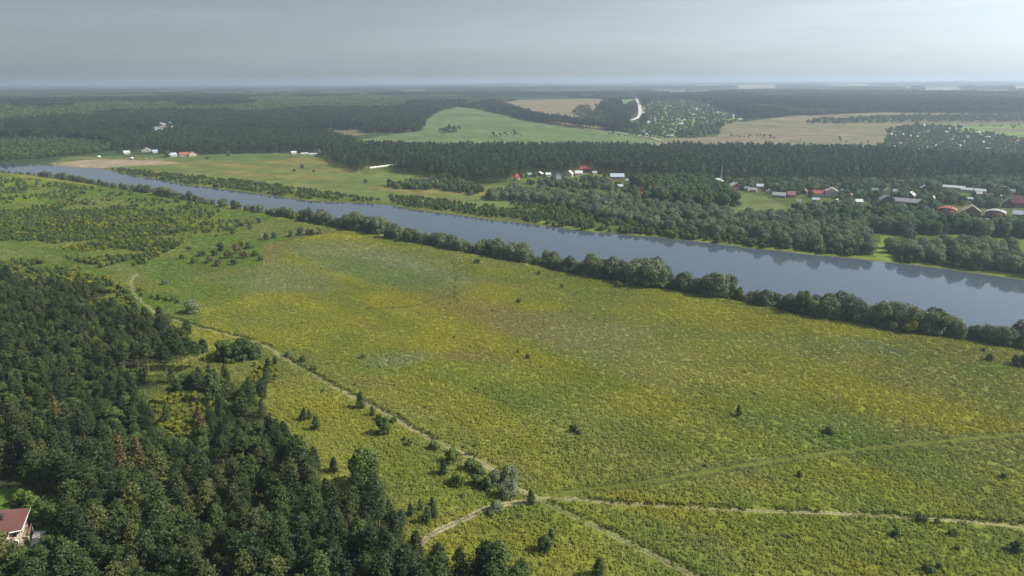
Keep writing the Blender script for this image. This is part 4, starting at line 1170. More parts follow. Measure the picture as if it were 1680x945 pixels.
singles = [
    (316, 514, 'silver', 0, .85, 'tree', 'grey-green round tree standing alone where the track leaves the wood'),
    (383, 384, 'broad', 0, .62, 'tree', 'dark round tree alone on the grass with its shadow to the left'),
    (272, 467, 'silver', 1, .42, 'shrub', 'small grey bush above the sandy end of the track'),
    (630, 712, 'broad', 1, .68, 'tree', 'grey-green small tree beside the track with a long shadow'),
    (592, 670, 'youngpine', 0, .95, 'pine tree', 'small dark pine touching the track, first above the others'),
    (612, 682, 'youngpine', 1, .6, 'pine tree', 'little pine left of the track just above the small grey tree'),
    (622, 690, 'shrub', 0, 1.0, 'shrub', 'dark bush pressed against the small grey tree by the track'),
    (645, 692, 'shrub', 1, .85, 'shrub', 'low bush right of the small grey tree by the track'),
    (672, 730, 'shrub', 2, .9, 'shrub', 'low green bush alone on the slope between track and wood'),
    (664, 722, 'shrub', 0, .6, 'shrub', 'tiny bush just above the lone slope bush'),
    (712, 737, 'shrub', 1, 1.15, 'shrub', 'spreading grey-green bush on the near side of the track'),
    (742, 758, 'shrub', 2, 1.75, 'shrub', 'large grey-green bush hiding the track bend'),
    (728, 778, 'youngpine', 2, .75, 'pine tree', 'small dark round pine below the large bush at the track'),
    (770, 770, 'shrub', 0, 1.5, 'shrub', 'dark bush in the row above the track junction, first after the large bush'),
    (785, 778, 'shrub', 1, 1.3, 'shrub', 'dark bush in the middle of the row above the junction'),
    (752, 795, 'shrub', 1, 1.45, 'shrub', 'broad dark bush below the row above the junction'),
    (782, 795, 'shrub', 0, 1.4, 'shrub', 'bush in the hollow below the middle of the row'),
    (800, 803, 'shrub', 2, 1.5, 'shrub', 'bush at the foot of the silver tree by the junction'),
    (812, 795, 'silver', 1, .58, 'tree', 'silvery small tree, left of the two by the junction'),
    (836, 792, 'willow', 0, .60, 'tree', 'taller dark green small tree right above the junction'),
    (832, 815, 'silver', 0, .62, 'tree', 'silvery small tree nearest the junction'),
    (815, 838, 'silver', 1, .42, 'shrub', 'grey-green bush on the lower side of the track left of the junction'),
    (804, 845, 'shrub', 1, .8, 'shrub', 'dark low bush at the track edge under the grey-green one'),
    (872, 826, 'youngpine', 1, .72, 'pine tree', 'slim sapling standing in the sandy junction'),
    (474, 585, 'silver', 1, .34, 'shrub', 'grey bush at the meadow side of the upper track'),
    (497, 593, 'shrub', 0, 1.1, 'shrub', 'dark grey bush just right of the grey bush by the upper track'),
    (515, 608, 'shrub', 1, .9, 'shrub', 'low bush on the meadow side where the upper track straightens'),
    (530, 643, 'shrub', 1, .5, 'shrub', 'tiny bush on the slope below the upper track'),
    (595, 588, 'shrub', 2, .8, 'shrub', 'low dark bush inside the yellow meadow above the track'),
    (850, 497, 'shrub', 0, 1.1, 'shrub', 'single round dark bush in the upper middle of the meadow'),
    (808, 511, 'shrub', 1, .55, 'shrub', 'tiny bush left of the round bush in the upper meadow'),
    (866, 588, 'shrub', 0, .85, 'shrub', 'small dark bush at the middle of the meadow'),
    (850, 579, 'shrub', 2, .55, 'shrub', 'tiny reddish bush left of the small mid-meadow bush'),
    (1212, 683, 'youngpine', 0, .62, 'pine tree', 'tiny dark pine on the right half of the meadow'),
    (941, 708, 'shrub', 0, 1.15, 'shrub', 'dark bush left of its smaller twin in the lower meadow'),
    (951, 712, 'shrub', 1, .65, 'shrub', 'smaller low bush touching the dark bush in the lower meadow'),
    (783, 432, 'shrub', 1, 1.35, 'shrub', 'round bush on the meadow just below the riverside trees'),
    (884, 450, 'shrub', 0, 1.1, 'shrub', 'low bush below the riverside trees near mid picture'),
    (922, 472, 'shrub', 2, .9, 'shrub', 'low bush in the upper meadow right of mid picture'),
    (1015, 472, 'shrub', 1, 1.5, 'shrub', 'bright green bush where meadow meets the riverside trees'),
    (1613, 576, 'shrub', 0, .7, 'shrub', 'tiny dark bush below the riverside trees at the right'),
    (1675, 600, 'shrub', 1, 2.0, 'shrub', 'large dark bush at the right picture edge below the river'),
    (1622, 592, 'shrub', 2, 1.3, 'shrub', 'grey-green bush left of the large bush at the right edge'),
    (895, 905, 'broad', 0, .48, 'shrub', 'dark leaning bush on the meadow below the junction'),
    (903, 890, 'youngpine', 2, .6, 'pine tree', 'pointed sapling right behind the dark leaning bush'),
    (982, 945, 'youngpine', 0, .8, 'pine tree', 'dark sapling cut by the lower picture edge'),
    (1470, 880, 'shrub', 0, .95, 'shrub', 'dark round bush below the right-hand track'),
    (1512, 856, 'shrub', 1, .9, 'shrub', 'low dark bush on the right-hand track'),
    (1536, 860, 'shrub', 2, .7, 'shrub', 'second low bush on the right-hand track'),
    (1562, 877, 'shrub', 1, .75, 'shrub', 'ragged low bush right below the right-hand track bushes'),
    (1570, 903, 'shrub', 0, .6, 'shrub', 'tiny bush in the lower right corner of the meadow'),
    (1312, 782, 'shrub', 2, .8, 'shrub', 'low grey-green bush between the grassy path and the right-hand track'),
    (1646, 785, 'shrub', 0, .85, 'shrub', 'low bush near the right picture edge below the grassy path'),
    (1522, 938, 'shrub', 1, .9, 'shrub', 'green bush patch at the lower picture edge, left of its pair'),
    (1540, 932, 'shrub', 0, .7, 'shrub', 'green bush patch at the lower picture edge, right of its pair'),
    (1668, 905, 'shrub', 2, 1.2, 'shrub', 'broad green bush at the right edge in the lower corner'),
    (1362, 712, 'shrub', 1, 1.1, 'shrub', 'flat grey-green bush just above the grassy path'),
    (600, 300, 'willow', 1, .55, 'shrub', 'grey-green bush on the far meadow below the pale wall'),
    (496, 276, 'willow', 0, .6, 'shrub', 'dark bush on the far meadow below the wood gap'),
    (483, 281, 'shrub', 0, 1.5, 'shrub', 'smaller bush left of the dark bush on the far meadow'),
    (515, 282, 'shrub', 1, 1.1, 'shrub', 'tiny bush right of the dark bush on the far meadow'),
    (198, 251, 'broad', 0, 1.0, 'tree', 'round tree on the green behind the beach'),
    (375, 256, 'broad', 1, .95, 'tree', 'round tree at the wood edge right of the red-roofed houses'),
    (340, 261, 'shrub', 1, 1.6, 'shrub', 'low bush on the green right of the red-roofed houses'),
    (275, 258, 'broad', 2, 1.15, 'tree', 'dark tree left of the pale grey-roofed house at the wood edge'),
    (656, 274, 'silver', 0, .95, 'tree', 'pale silvery tree at the right end of the pale wall'),
    (1492, 545, 'yshrub', 0, 2.2, 'shrub', 'bright yellow-green bush in front of the riverside trees'),
    (1465, 543, 'silver', 1, .55, 'shrub', 'grey-leaved bush left of the yellow-green one by the riverside trees'),
    (738, 217, 'broad', 1, 1.9, 'tree', 'dark tree clump alone on the far green field'),
]
GROUPED = {}
for (px, py, kd, k, s, cat, lb) in singles:
    x, y = at(px, py)
    nm = {'shrub': 'shrub', 'tree': 'broadleaf_tree', 'pine tree': 'young_pine'}[cat]
    plant(nm, PR[kd][k % len(PR[kd])], x, y, s * (.86 if kd == 'shrub' else 1), lb, cat, parts=('stem', 'foliage') if cat == 'shrub' else ('trunk', 'crown'), sink=.15)

# young pines dotted along the wood edge
for (px, py, s) in ((497, 690, .75), (508, 688, .6), (519, 705, .85), (455, 712, .9), (478, 735, .95), (660, 860, .75), (700, 858, .8), (675, 845, .6), (712, 850, .7), (640, 850, .9), (690, 838, .5), (710, 830, .45), (548, 775, .8), (440, 605, .8), (452, 598, .6)):
    x, y = at(px, py)
    plant('young_pine', PR['youngpine'][random.randrange(3)], x, y, s, 'small rounded young pine dotted along the edge of the foreground wood', 'pine tree', 'young pines along the wood edge', sz=s * .9)
# trees in the row where the plain meets the river
for (px, py, kd, s) in ((437, 394, 'broad', .6), (450, 391, 'willow', .55), (478, 389, 'willow', .6), (493, 387, 'willow', .72), (506, 386, 'willow', .6), (516, 386, 'yshrub', 1.6), (524, 384, 'willow', .55), (412, 376, 'willow', .42), (395, 372, 'shrub', 1.4), (425, 366, 'willow', .5), (410, 372, 'shrub', 1.3)):
    x, y = at(px, py)
    plant('broadleaf_tree', PR[kd][random.randrange(len(PR[kd]))], x, y, s, 'low green tree in the row closing the upper end of the yellow meadow', 'tree', 'row of low trees at the upper end of the meadow')
for (px, py, kd, s) in ((362, 412, 'broad', .62), (352, 420, 'broad', .5), (375, 424, 'rshrub', 1.6), (388, 416, 'rshrub', 1.9), (398, 405, 'yshrub', 1.5), (410, 408, 'shrub', 1.6), (402, 424, 'rshrub', 1.6), (345, 432, 'rshrub', 1.5), (360, 437, 'rshrub', 1.4), (420, 420, 'shrub', 1.5), (332, 420, 'shrub', 1.5), (310, 412, 'rshrub', 1.0), (385, 435, 'rshrub', 1.2), (428, 428, 'shrub', 1.2), (320, 432, 'shrub', 1.4), (300, 425, 'shrub', 1.2)):
    x, y = at(px, py)
    plant('shrub', PR[kd][random.randrange(len(PR[kd]))], x, y, s, 'bush in the reddish thicket above the silvery weeds', 'shrub', 'bushes of the reddish thicket', parts=('stem', 'foliage'))
for (px, py, s) in ((262, 492, 1.2), (272, 495, 1.0), (285, 494, 1.1), (250, 490, .8), (292, 498, .8), (205, 484, 1.3), (196, 489, 1.2), (210, 492, .9)):
    x, y = at(px, py)
    plant('shrub', PR['shrub'][random.randrange(3)], x, y, s, 'low bush along the sandy upper end of the track', 'shrub', 'low bushes along the upper end of the track', parts=('stem', 'foliage'))
# shrubs standing singly on the left plain
for (px, py, kd, s) in ((30, 305, 'shrub', 1.6), (40, 303, 'shrub', 1.8), (62, 303, 'willow', .6), (5, 306, 'shrub', 1.5), (103, 309, 'shrub', 1.5), (125, 309, 'shrub', 1.3), (152, 311, 'shrub', 1.4), (165, 314, 'shrub', 1.2), (186, 318, 'shrub', 1.1), (200, 319, 'shrub', 1.2), (215, 320, 'shrub', 1.5), (290, 332, 'shrub', 1.2), (312, 337, 'shrub', 1.4), (323, 336, 'shrub', 1.2), (258, 328, 'shrub', .9), (135, 318, 'shrub', 1.4), (346, 357, 'willow', .38), (30, 300, 'shrub', 1.3)):
    x, y = at(px, py)
    plant('shrub', PR[kd][random.randrange(len(PR[kd]))], x, y, s, 'small dark shrub standing on the dry grass below the left reach of river', 'shrub', 'shrubs on the dry grass below the river', parts=('stem', 'foliage'))

NEAR_MARKS = [(60, 'at the left picture edge'), (190, 'across from the beach'), (330, 'across from the red-roofed wood-edge houses'), (430, 'left of the upper meadow tip'), (540, 'above the row of low trees'), (622, 'left of the gap'), (700, 'right of the gap'),
              (770, 'above the lone round bush'), (850, 'across from the red pyramid roof'), (950, 'across from the cream gables'), (1060, 'across from the orange house'), (1190, 'across from the tall dark trees'), (1300, 'across from the village meadow'), (1400, 'across from the white house'),
              (1462, 'across from the grassy gap'), (1515, 'beside the yellow-green bush'), (1610, 'across from the red curved roof'), (9999, 'at the right picture edge')]
def by_mark(px):
    for lim, ph in NEAR_MARKS:
        if px < lim: return ph
# ---- near riverside trees
NBW = smooth_line(ground_poly(NEAR_BASE), 3.0)
T = np.gradient(NBW, axis=0); T /= np.linalg.norm(T, axis=1)[:, None]
NN = np.stack([-T[:, 1], T[:, 0]], 1); NN[NN[:, 1] < 0] *= -1
cum = np.concatenate([[0], np.cumsum(np.hypot(*np.diff(NBW, axis=0).T))])
npx, npy, _ = pix(NBW)
rw = random.Random(5)
spot = 0.0
count = 0
while spot < cum[-1]:
    i = int(np.searchsorted(cum, spot)); i = min(i, len(NBW) - 1)
    ppx = npx[i]
    left = ppx < 430
    step = rw.uniform(4.8, 8.6) if not left else rw.uniform(6.0, 12.0)
    spot += step
    if ppx < -60 or ppx > 1840: continue
    if 622 < ppx < 639: continue
    nrow = 2 if ppx > 450 else 1
    for rrow in range(nrow):
        off = rw.uniform(1.0, 4.5) + rrow * rw.uniform(4, 7)
        p = NBW[i] + NN[i] * off + T[i] * rw.uniform(-1.5, 1.5)
        var = float(fbm(np.array([p[0]]), np.array([p[1]]), 22, 123, 2)[0])
        if left: s = .42 + .7 * var * rw.uniform(.6, 1.2)
        else: s = (.88 + 1.35 * (var - .25) * rw.uniform(.6, 1.3)) * (rw.uniform(.5, .8) if rw.random() < .36 else 1.0)
        if 430 <= ppx < 700: s *= .85
        if ppx < 60 : s *= .6
        kd = 'willow' if rw.random() < .80 else ('silver' if rw.random() < .7 else 'broad')
        pr = PR[kd][rw.randrange(len(PR[kd]))]
        if kd == 'silver': lb, gp = 'pale silvery willow among the darker trees of the near river bank', 'silvery willows of the near bank'
        elif left: lb, gp = 'low dark willow in the single row along the left reach of the near bank', 'low willows along the left reach of the near bank'
        elif ppx < 840: lb, gp = 'green willow in the near bank row at the top of the meadow', 'willows of the near bank at the top of the meadow'
        else: lb, gp = 'big green willow in the thick near bank row between meadow and river', 'willows of the thick near bank row'
        mk = by_mark(ppx); tl = 'taller' if s > (1.12 if not left else .75) else 'lower'
        if kd == 'silver': lb = 'pale silvery willow of the near bank row ' + mk
        else: lb = tl + (' dark' if left else ' green') + ' willow of the near bank row ' + mk + (', waterside line' if rrow else '')
        if kd == 'broad': lb = 'deep green broad tree of the near bank row ' + mk
        gp = 'bank row: ' + lb
        plant('willow_tree', pr, p[0], p[1], s, lb, 'willow', gp, sz=s * rw.uniform(.92, 1.15), sink=.3)
        count += 1

# ---- far bank: willows one by one, low bank scrub as a mass
FAR_MARKS = [(700, 'left of the thicket tongue tip'), (760, 'mid tongue'), (830, 'left of the red pyramid roof'), (900, 'below the red pyramid roof'), (960, 'below the cream gables'), (1030, 'below the pale blue roof'), (1080, 'below the orange house'), (1130, 'right of the orange house'), (1190, 'below the mast'),
             (1240, 'near the maroon house'), (1300, 'near the grey barn'), (1350, 'near the red-roofed white wing'), (1400, 'near the tall white house'), (1440, 'near the pale-roofed shed'), (1500, 'near the long brown building'), (1540, 'left of the red curved roof'), (1575, 'near the red curved roof'),
             (1612, 'near the brick gable'), (1650, 'near the grey curved roof'), (9999, 'by the right edge')]
def far_mark(px):
    for lim, ph in FAR_MARKS:
        if px < lim: return ph
def add_individuals(P, kinds, smin, smax, lb, cat, gp, name, maxn=300, seed=1, parts=('trunk', 'crown')):
    r = random.Random(seed)
    P = P[clear_of_houses(P)]
    P = P[in_frame(P, 8, 40)]
    P = P[river_sd(P[:, 0], P[:, 1]) > 3]
    P = P[np.argsort(np.hypot(P[:, 0], P[:, 1]))]
    ppx_ = pix(P)[0]
    for p, hx in zip(P[:maxn], ppx_[:maxn]):
        kd = r.choice(kinds); s = r.uniform(smin, smax)
        tl = ('pale silvery ' if kd == 'silver' else ('tall ' if s > .5 * (smin + smax) else 'short ')) + lb + ', ' + far_mark(hx)
        plant(name, PR[kd][r.randrange(len(PR[kd]))], p[0], p[1], s, tl, cat, gp + ' ' + tl.split(' ')[0] + ' ' + far_mark(hx), sz=s * r.uniform(.9, 1.15), parts=parts, sink=.2)
    if len(P) > maxn:
        Q = P[maxn:]
        s2 = np.random.default_rng(seed).uniform(smin, smax, len(Q))
        gn_scatter(name + 's_behind', on_ground(Q, .2), s2 * 90 % 6.28, np.repeat(s2[:, None], 3, 1), [p['whole'] for k_ in sorted(set(kinds)) for p in PR[k_]], 'more of the ' + gp + ', farther back', 'trees')
C1 = [(800, 320), (850, 313), (930, 322), (1000, 326), (1060, 331), (1120, 342), (1180, 350), (1230, 358), (1290, 356), (1400, 360), (1430, 388), (1431, 417), (1300, 403), (1180, 390), (1060, 376), (1000, 362), (940, 347), (880, 333), (810, 328)]
P = sample_zone(C1, 7.2, 51); P = thin(P, 52, 35, .30)
add_individuals(P, ['willow', 'willow', 'willow', 'silver'], .62, 1.08, 'rounded willow in the far bank thicket', 'willow', 'willows of the far bank thicket', 'willow_tree', 80, 2)
C2 = [(1464, 408), (1500, 388), (1560, 396), (1620, 410), (1680, 420), (1850, 445), (1850, 480), (1680, 450), (1600, 439), (1500, 428), (1464, 422)]
P = sample_zone(C2, 7.6, 53); P = thin(P, 152, 25, .34)
add_individuals(P, ['willow', 'willow', 'silver'], .7, 1.2, 'rounded willow right of the grassy gap', 'willow', 'willows right of the grassy gap', 'willow_tree', 34, 3)
C1b = [(640, 306), (700, 296), (770, 303), (800, 318), (780, 322), (720, 312), (660, 312)]
P = sample_zone(C1b, 7.5, 54); P = thin(P, 55, 30, .40)
add_individuals(P, ['willow', 'broad'], .5, .85, 'bushy tree in the far meadow thicket', 'tree', 'trees of the thicket tongue on the far meadow', 'broadleaf_tree', 40, 4)
C5 = [(1045, 332), (1042, 302), (1110, 300), (1172, 304), (1190, 330), (1204, 340), (1190, 348), (1120, 343), (1060, 336)]
P = sample_zone(C5, 7.4, 56)
add_individuals(P, ['broad'], 1.1, 1.55, 'dark tree left of the village meadow', 'tree', 'tall dark trees left of the village meadow', 'broadleaf_tree', 36, 5)
C6 = [(1285, 352), (1400, 347), (1470, 352), (1530, 366), (1560, 368), (1690, 372), (1850, 378), (1850, 398), (1690, 394), (1560, 386), (1480, 386), (1440, 380), (1340, 370)]
P = sample_zone(C6, 7.4, 57)
add_individuals(P, ['broad', 'broad', 'willow'], .85, 1.3, 'dark tree below the riverside houses', 'tree', 'dark trees below the riverside houses', 'broadleaf_tree', 72, 6)
C7 = [(1190, 313), (1225, 316), (1300, 321), (1400, 345), (1440, 352), (1520, 356), (1560, 338), (1690, 348), (1850, 350), (1850, 300), (1690, 297), (1500, 299), (1300, 301), (1190, 300)]
P = sample_zone(C7, 7.2, 58); P = thin(P, 59, 30, .30)
add_individuals(P, ['broad', 'broad', 'willow'], .5, .95, 'garden tree of the bank village', 'tree', 'garden trees between the village houses', 'broadleaf_tree', 72, 7)
C8 = [(858, 303), (930, 310), (1040, 322), (1040, 296), (970, 292), (860, 290)]
P = sample_zone(C8, 8.5, 60); P = thin(P, 61, 30, .33)
add_individuals(P, ['broad', 'willow'], .45, .85, 'tree around the cream-gabled houses', 'tree', 'trees around the left bank houses', 'broadleaf_tree', 36, 8)
# low scrub and reeds by the water
P = np.vstack([sample_zone([(186, 276), (300, 287), (420, 299), (540, 317), (640, 327), (560, 328.5), (508, 325), (400, 311.5), (290, 297), (192, 280)], 4.6, 62),
               sample_zone([(640, 320), (720, 328), (830, 344), (930, 357), (1050, 371), (1150, 383), (1280, 400), (1420, 416), (1410, 421), (1250, 403), (1100, 387), (980, 375.5), (860, 360), (760, 349), (640, 332)], 4.2, 63),
               sample_zone([(1466, 420), (1526, 424), (1680, 441), (1850, 470), (1850, 480), (1680, 450), (1526, 431), (1466, 426)], 4.0, 165),
               sample_zone([(840, 330), (930, 345), (1000, 358), (1060, 372), (1000, 372), (900, 356), (840, 345)], 4.6, 64)])
P = thin(P, 65, 18, .34); P = P[river_sd(P[:, 0], P[:, 1]) > 2]
s_ = rng.uniform(.55, 1.2, len(P)) * np.where(pix(P)[0] > 900, 1.35, 1.0)
gn_scatter('bank_scrub', on_ground(P, .1), rng.uniform(0, 6.28, len(P)), np.repeat(s_[:, None], 3, 1), [p['whole'] for p in PR['shrub']], 'low green scrub along the far water edge', 'scrub')
# understorey below the near riverside trees
k = np.arange(0, len(NBW), 1); Pu = NBW[k] + NN[k] * rng.uniform(-1, 9, len(k))[:, None]
upx = pix(Pu)[0]; Pu = Pu[(upx > 440) & (upx < 1840)]
s_ = rng.uniform(.6, 1.7, len(Pu))
gn_scatter('bank_undergrowth', on_ground(Pu, .1), rng.uniform(0, 6.28, len(Pu)), np.repeat(s_[:, None], 3, 1), [p['whole'] for p in PR['shrub']], 'low undergrowth at the foot of the near riverside trees', 'undergrowth')

# ---- the pine belt beyond the river and the woods to the left
BELT = [(533, 262), (560, 276), (600, 284), (606, 274), (650, 272), (660, 284), (700, 289), (760, 301), (830, 302), (858, 288), (930, 284), (985, 284), (1040, 294), (1190, 298), (1300, 301), (1500, 299), (1690, 297), (1950, 300),
        (1950, 284), (1690, 273), (1500, 265), (1455, 257), (1300, 252), (1060, 250), (800, 249), (600, 247), (545, 250)]
P = sample_zone(BELT, 7.0, 71)
P = P[clear_of_houses(P)]; P = P[in_frame(P, 18, 130)]
s_ = rng.uniform(.72, 1.12, len(P)) * (.85 + .3 * fbm(P[:, 0], P[:, 1], 60, 717, 2))
gn_scatter('pine_forest', on_ground(P), rng.uniform(0, 6.28, len(P)), np.repeat(s_[:, None], 3, 1), [p['whole'] for p in PR['lowpine']], 'dark belt of pine forest across the middle distance', 'pine forest')
LW = [(186, 247), (230, 249), (262, 252), (330, 254), (430, 251), (480, 249), (535, 260), (548, 248), (590, 240), (560, 230), (500, 227), (430, 222), (330, 218), (280, 219), (240, 230), (190, 238)]
P = sample_zone(LW, 7.4, 72); P = P[clear_of_houses(P)]
s_ = rng.uniform(.8, 1.1, len(P))
gn_scatter('pine_forest', on_ground(P), rng.uniform(0, 6.28, len(P)), np.repeat(s_[:, None], 3, 1), [p['whole'] for p in PR['lowpine']], 'dark pine forest behind the beach on the far side', 'pine forest')
TH = [(-250, 234), (0, 232), (90, 230), (180, 236), (188, 247), (130, 255), (60, 262), (0, 265), (-250, 266)]
P = sample_zone(TH, 7.5, 73); P = P[river_sd(P[:, 0], P[:, 1]) > 4]
s_ = rng.uniform(.6, 1.1, len(P))
gn_scatter('broadleaf_thicket', on_ground(P), rng.uniform(0, 6.28, len(P)), np.repeat(s_[:, None], 3, 1), [p['whole'] for p in PR['lowbroad']], 'green broadleaf thicket at the left bend of the river', 'thicket')
# trees inside and around the far villages, hedges and copses on the far fields
def off_road(P):
    px, py, _ = pix(P[:, :2])
    return P[~(in_poly(px, py, [(1037, 160), (1056, 160), (1058, 200), (1048, 214), (1026, 214), (1028, 202), (1042, 192)]) | ((dist_polyline(px, py, ROAD_PX) < 5.5) & (py < 205)))]
def mass(zones, spacing, seed, kinds, lo, hi, name, label, cat, cut=None, width=1.0):
    P = np.vstack([sample_zone(Z[z] if isinstance(z, str) else z, spacing, seed + i) for i, z in enumerate(zones)])
    if cut is not None: P = thin(P, seed, 60, cut)
    if len(VPTS):
        d = np.min(np.hypot(P[:, None, 0] - VPTS[None, :, 0], P[:, None, 1] - VPTS[None, :, 1]), axis=1); P = P[d > 9]
    P = off_road(P)
    s = rng.uniform(lo, hi, len(P))
    return gn_scatter(name, on_ground(P), rng.uniform(0, 6.28, len(P)), np.stack([s * width, s * width, s], 1), [p['whole'] for k in kinds for p in PR[k]], label, cat)
mass(['village_mid'], 13, 81, ['lowbroad'], .6, 1.2, 'village_trees', 'garden trees filling the far hillside village', 'trees', .36)
mass(['village_right', [(1395, 258), (1400, 248), (1440, 244), (1470, 240), (1470, 262)]], 9.5, 82, ['lowbroad'], .55, 1.15, 'village_trees', 'garden trees filling the village beyond the pine belt', 'trees', .30)
mass(['village_left', 'village_edge'], 16, 83, ['lowbroad'], .6, 1.1, 'village_trees', 'garden trees of the hamlets in the far wood', 'trees', .45)
mass(['copse', 'copse_mid'], 11, 84, ['lowbroad'], 1.2, 1.7, 'copse', 'dark copse beside the white road on the far slope', 'copse')
mass(['hedge_hill', [(940, 190), (950, 176), (965, 178), (985, 200), (960, 200)], [(1000, 214), (1010, 205), (1060, 215), (1060, 222)], [(720, 216), (750, 212), (752, 218), (725, 220)]], 14, 85, ['lowbroad'], .8, 1.4, 'hedgerow_trees', 'hedgerow of dark trees across the far fields', 'hedgerow', .3)
mass(['tree_row_right'], 15, 86, ['lowbroad'], .7, 1.2, 'tree_belt', 'belt of trees across the far tan field at the right', 'tree belt', .28, 1.7)
mass([[(1190, 222), (1250, 224), (1330, 231), (1330, 233), (1190, 226)], [(1360, 233), (1390, 229), (1430, 230), (1435, 236), (1365, 237)], [(840, 190), (900, 185), (990, 205), (1000, 213), (930, 204)], [(1000, 220), (1040, 222), (1040, 226), (1000, 226)],
      [(1600, 206), (1680, 206), (1680, 212), (1600, 212)], [(800, 221), (850, 218), (870, 224), (810, 226)]], 20, 87, ['lowbroad'], .4, .8, 'field_shrubs', 'scattered shrubs on the far fields', 'shrubs', .46)

# far forests: woods to the horizon
r_ = np.random.default_rng(99)
pts = []
q = 1520.0
while q < 16000:
    stp = max(11.0, q * .0056)
    nn = int(math.radians(100) * q / stp)
    aa = np.radians(np.linspace(-50, 50, nn)) + r_.normal(0, .3, nn) * stp / q
    rr = q + r_.uniform(-.5, .5, nn) * stp
    pts.append(np.stack([rr * np.sin(aa), rr * np.cos(aa), np.full(nn, stp)], 1))
    q += stp * 1.05
P = np.vstack(pts)
px_, py_, zc_ = pix(P[:, :2])
k = (px_ > -60) & (px_ < 1740)
k &= dist_side(P[:, 0], P[:, 1]) > 50
wx = (fbm(P[:, 0], P[:, 1], 120, 70, 3) - .5) * 16
for nm in FIELD_NAMES: k &= ~in_poly(px_ + wx, py_ + wx * .12, Z[nm])
for s in FAR_STRIPS: k &= ~in_poly(px_, py_, s)
for zz in (LW, TH, BELT, Z['far_meadow'], Z['far_bank_land']): k &= ~in_poly(px_, py_, zz)
k &= ~((np.hypot(P[:, 0], P[:, 1]) < 1700) & (px_ > 540))
op = fbm(P[:, 0], P[:, 1], 900, 141, 3)
k &= ~((op > .635) & (np.hypot(P[:, 0], P[:, 1]) > 3200))
P = off_road(P[k])
kind = fbm(P[:, 0], P[:, 1], 500, 151, 3) > .50
for sel, kd, lb, nm in ((kind, 'clumppine', 'dark pine forest rolling to the horizon', 'far_forest'), (~kind, 'clumpbroad', 'greener broadleaf woodland rolling to the horizon', 'far_forest')):
    Q = P[sel]
    s = Q[:, 2] / 10.5
    hz = r_.uniform(.75, 1.15, len(Q))
    gn_scatter(nm, np.column_stack([Q[:, :2], terrain0(Q[:, 0], Q[:, 1])]), r_.uniform(0, 6.28, len(Q)), np.stack([s, s, hz], 1), [p['whole'] for p in PR[kd]], lb, 'forest')

# ------------------------------------------------------------------ meadow plants
def tuft_geo(seed):
    r = np.random.default_rng(seed)
    C = []; Nn = []; S = []
    for k in range(16):
        a = r.uniform(0, 6.28); d = 1.7 * math.sqrt(r.random()); h = r.uniform(.3, .75); rad_ = r.uniform(.2, .42)
        n = 12
        dd = rand_dirs(r, n); dd[:, 2] = np.abs(dd[:, 2])
        C.append(np.array([math.cos(a) * d, math.sin(a) * d, h * .35]) + dd * np.array([rad_, rad_, h * .65]))
        q = dd + rand_dirs(r, n) * .5; q[:, 2] += .5; Nn.append(q / np.linalg.norm(q, axis=1)[:, None])
    return leaves(r, np.vstack(C), np.vstack(Nn), .24, .5)
tufts = []
for i in range(5):
    v, f = tuft_geo(500 + i); tufts.append(np_mesh('meadow_patch', v, f, [M['grassblade']]))
MEADOW = [(-300, 276), (0, 285), (183, 309), (423, 351), (560, 377), (641, 393), (777, 418), (932, 449), (1120, 479), (1323, 519), (1492, 546), (1680, 575), (1850, 612), (1950, 1010), (700, 1010), (640, 880), (560, 805), (480, 720), (455, 660), (430, 600), (330, 545), (200, 520), (60, 470), (-300, 470)]
P = sample_zone(MEADOW, 2.3, 91)
rr = np.hypot(P[:, 0], P[:, 1])
P = P[(track_dist(P[:, 0], P[:, 1]) > .7)]
P = P[in_frame(P, 1, 30)]
rr = np.hypot(P[:, 0], P[:, 1])
P = P[rng.random(len(P)) < np.clip(430 / rr, .35, 1) ** 1.3]
P2 = sample_zone([(330, 545), (430, 600), (455, 660), (480, 720), (510, 800), (340, 800), (230, 780), (60, 712), (-60, 650), (80, 595), (200, 600)], 2.8, 192)
P = np.vstack([P, P2])
cc = ground_color(P[:, 0], P[:, 1], river_sd(P[:, 0], P[:, 1]))
low = np.zeros(len(P))
for t in TRACKS.values():
    if t['dirt'] < .1:
        dd_ = dist_polyline(P[:, 0], P[:, 1], t['pts'][::3])
        low = np.maximum(low, 1 - sstep(t['w'] * .42, t['w'] * .62, dd_))
cc = lerp(cc, np.array([.052, .078, .019]), low * .9)
cc = cc * rng.uniform(.9, 1.12, (len(P), 1)) * 1.58
gn_scatter('meadow_grass', on_ground(P), rng.uniform(0, 6.28, len(P)), np.stack([np.full(len(P), 1.0), np.full(len(P), 1.0), (.6 + .8 * fbm(P[:, 0], P[:, 1], 16, 171, 3)) * (1 - .65 * low)], 1), tufts, 'tall yellow-green flowering weeds covering the meadow', 'meadow', cover=cc)

# scattered dark weeds and seedlings
Pw = P[(fbm(P[:, 0], P[:, 1], 45, 888, 3) > .5) & (rng.random(len(P)) < .016)]
sw = rng.uniform(.10, .32, len(Pw))
gn_scatter('meadow_seedlings', on_ground(Pw), rng.uniform(0, 6.28, len(Pw)), np.stack([sw * 1.3, sw * 1.3, sw], 1), [p['whole'] for p in PR['shrub']], 'dark seedlings and weeds dotted through the meadow', 'weeds')
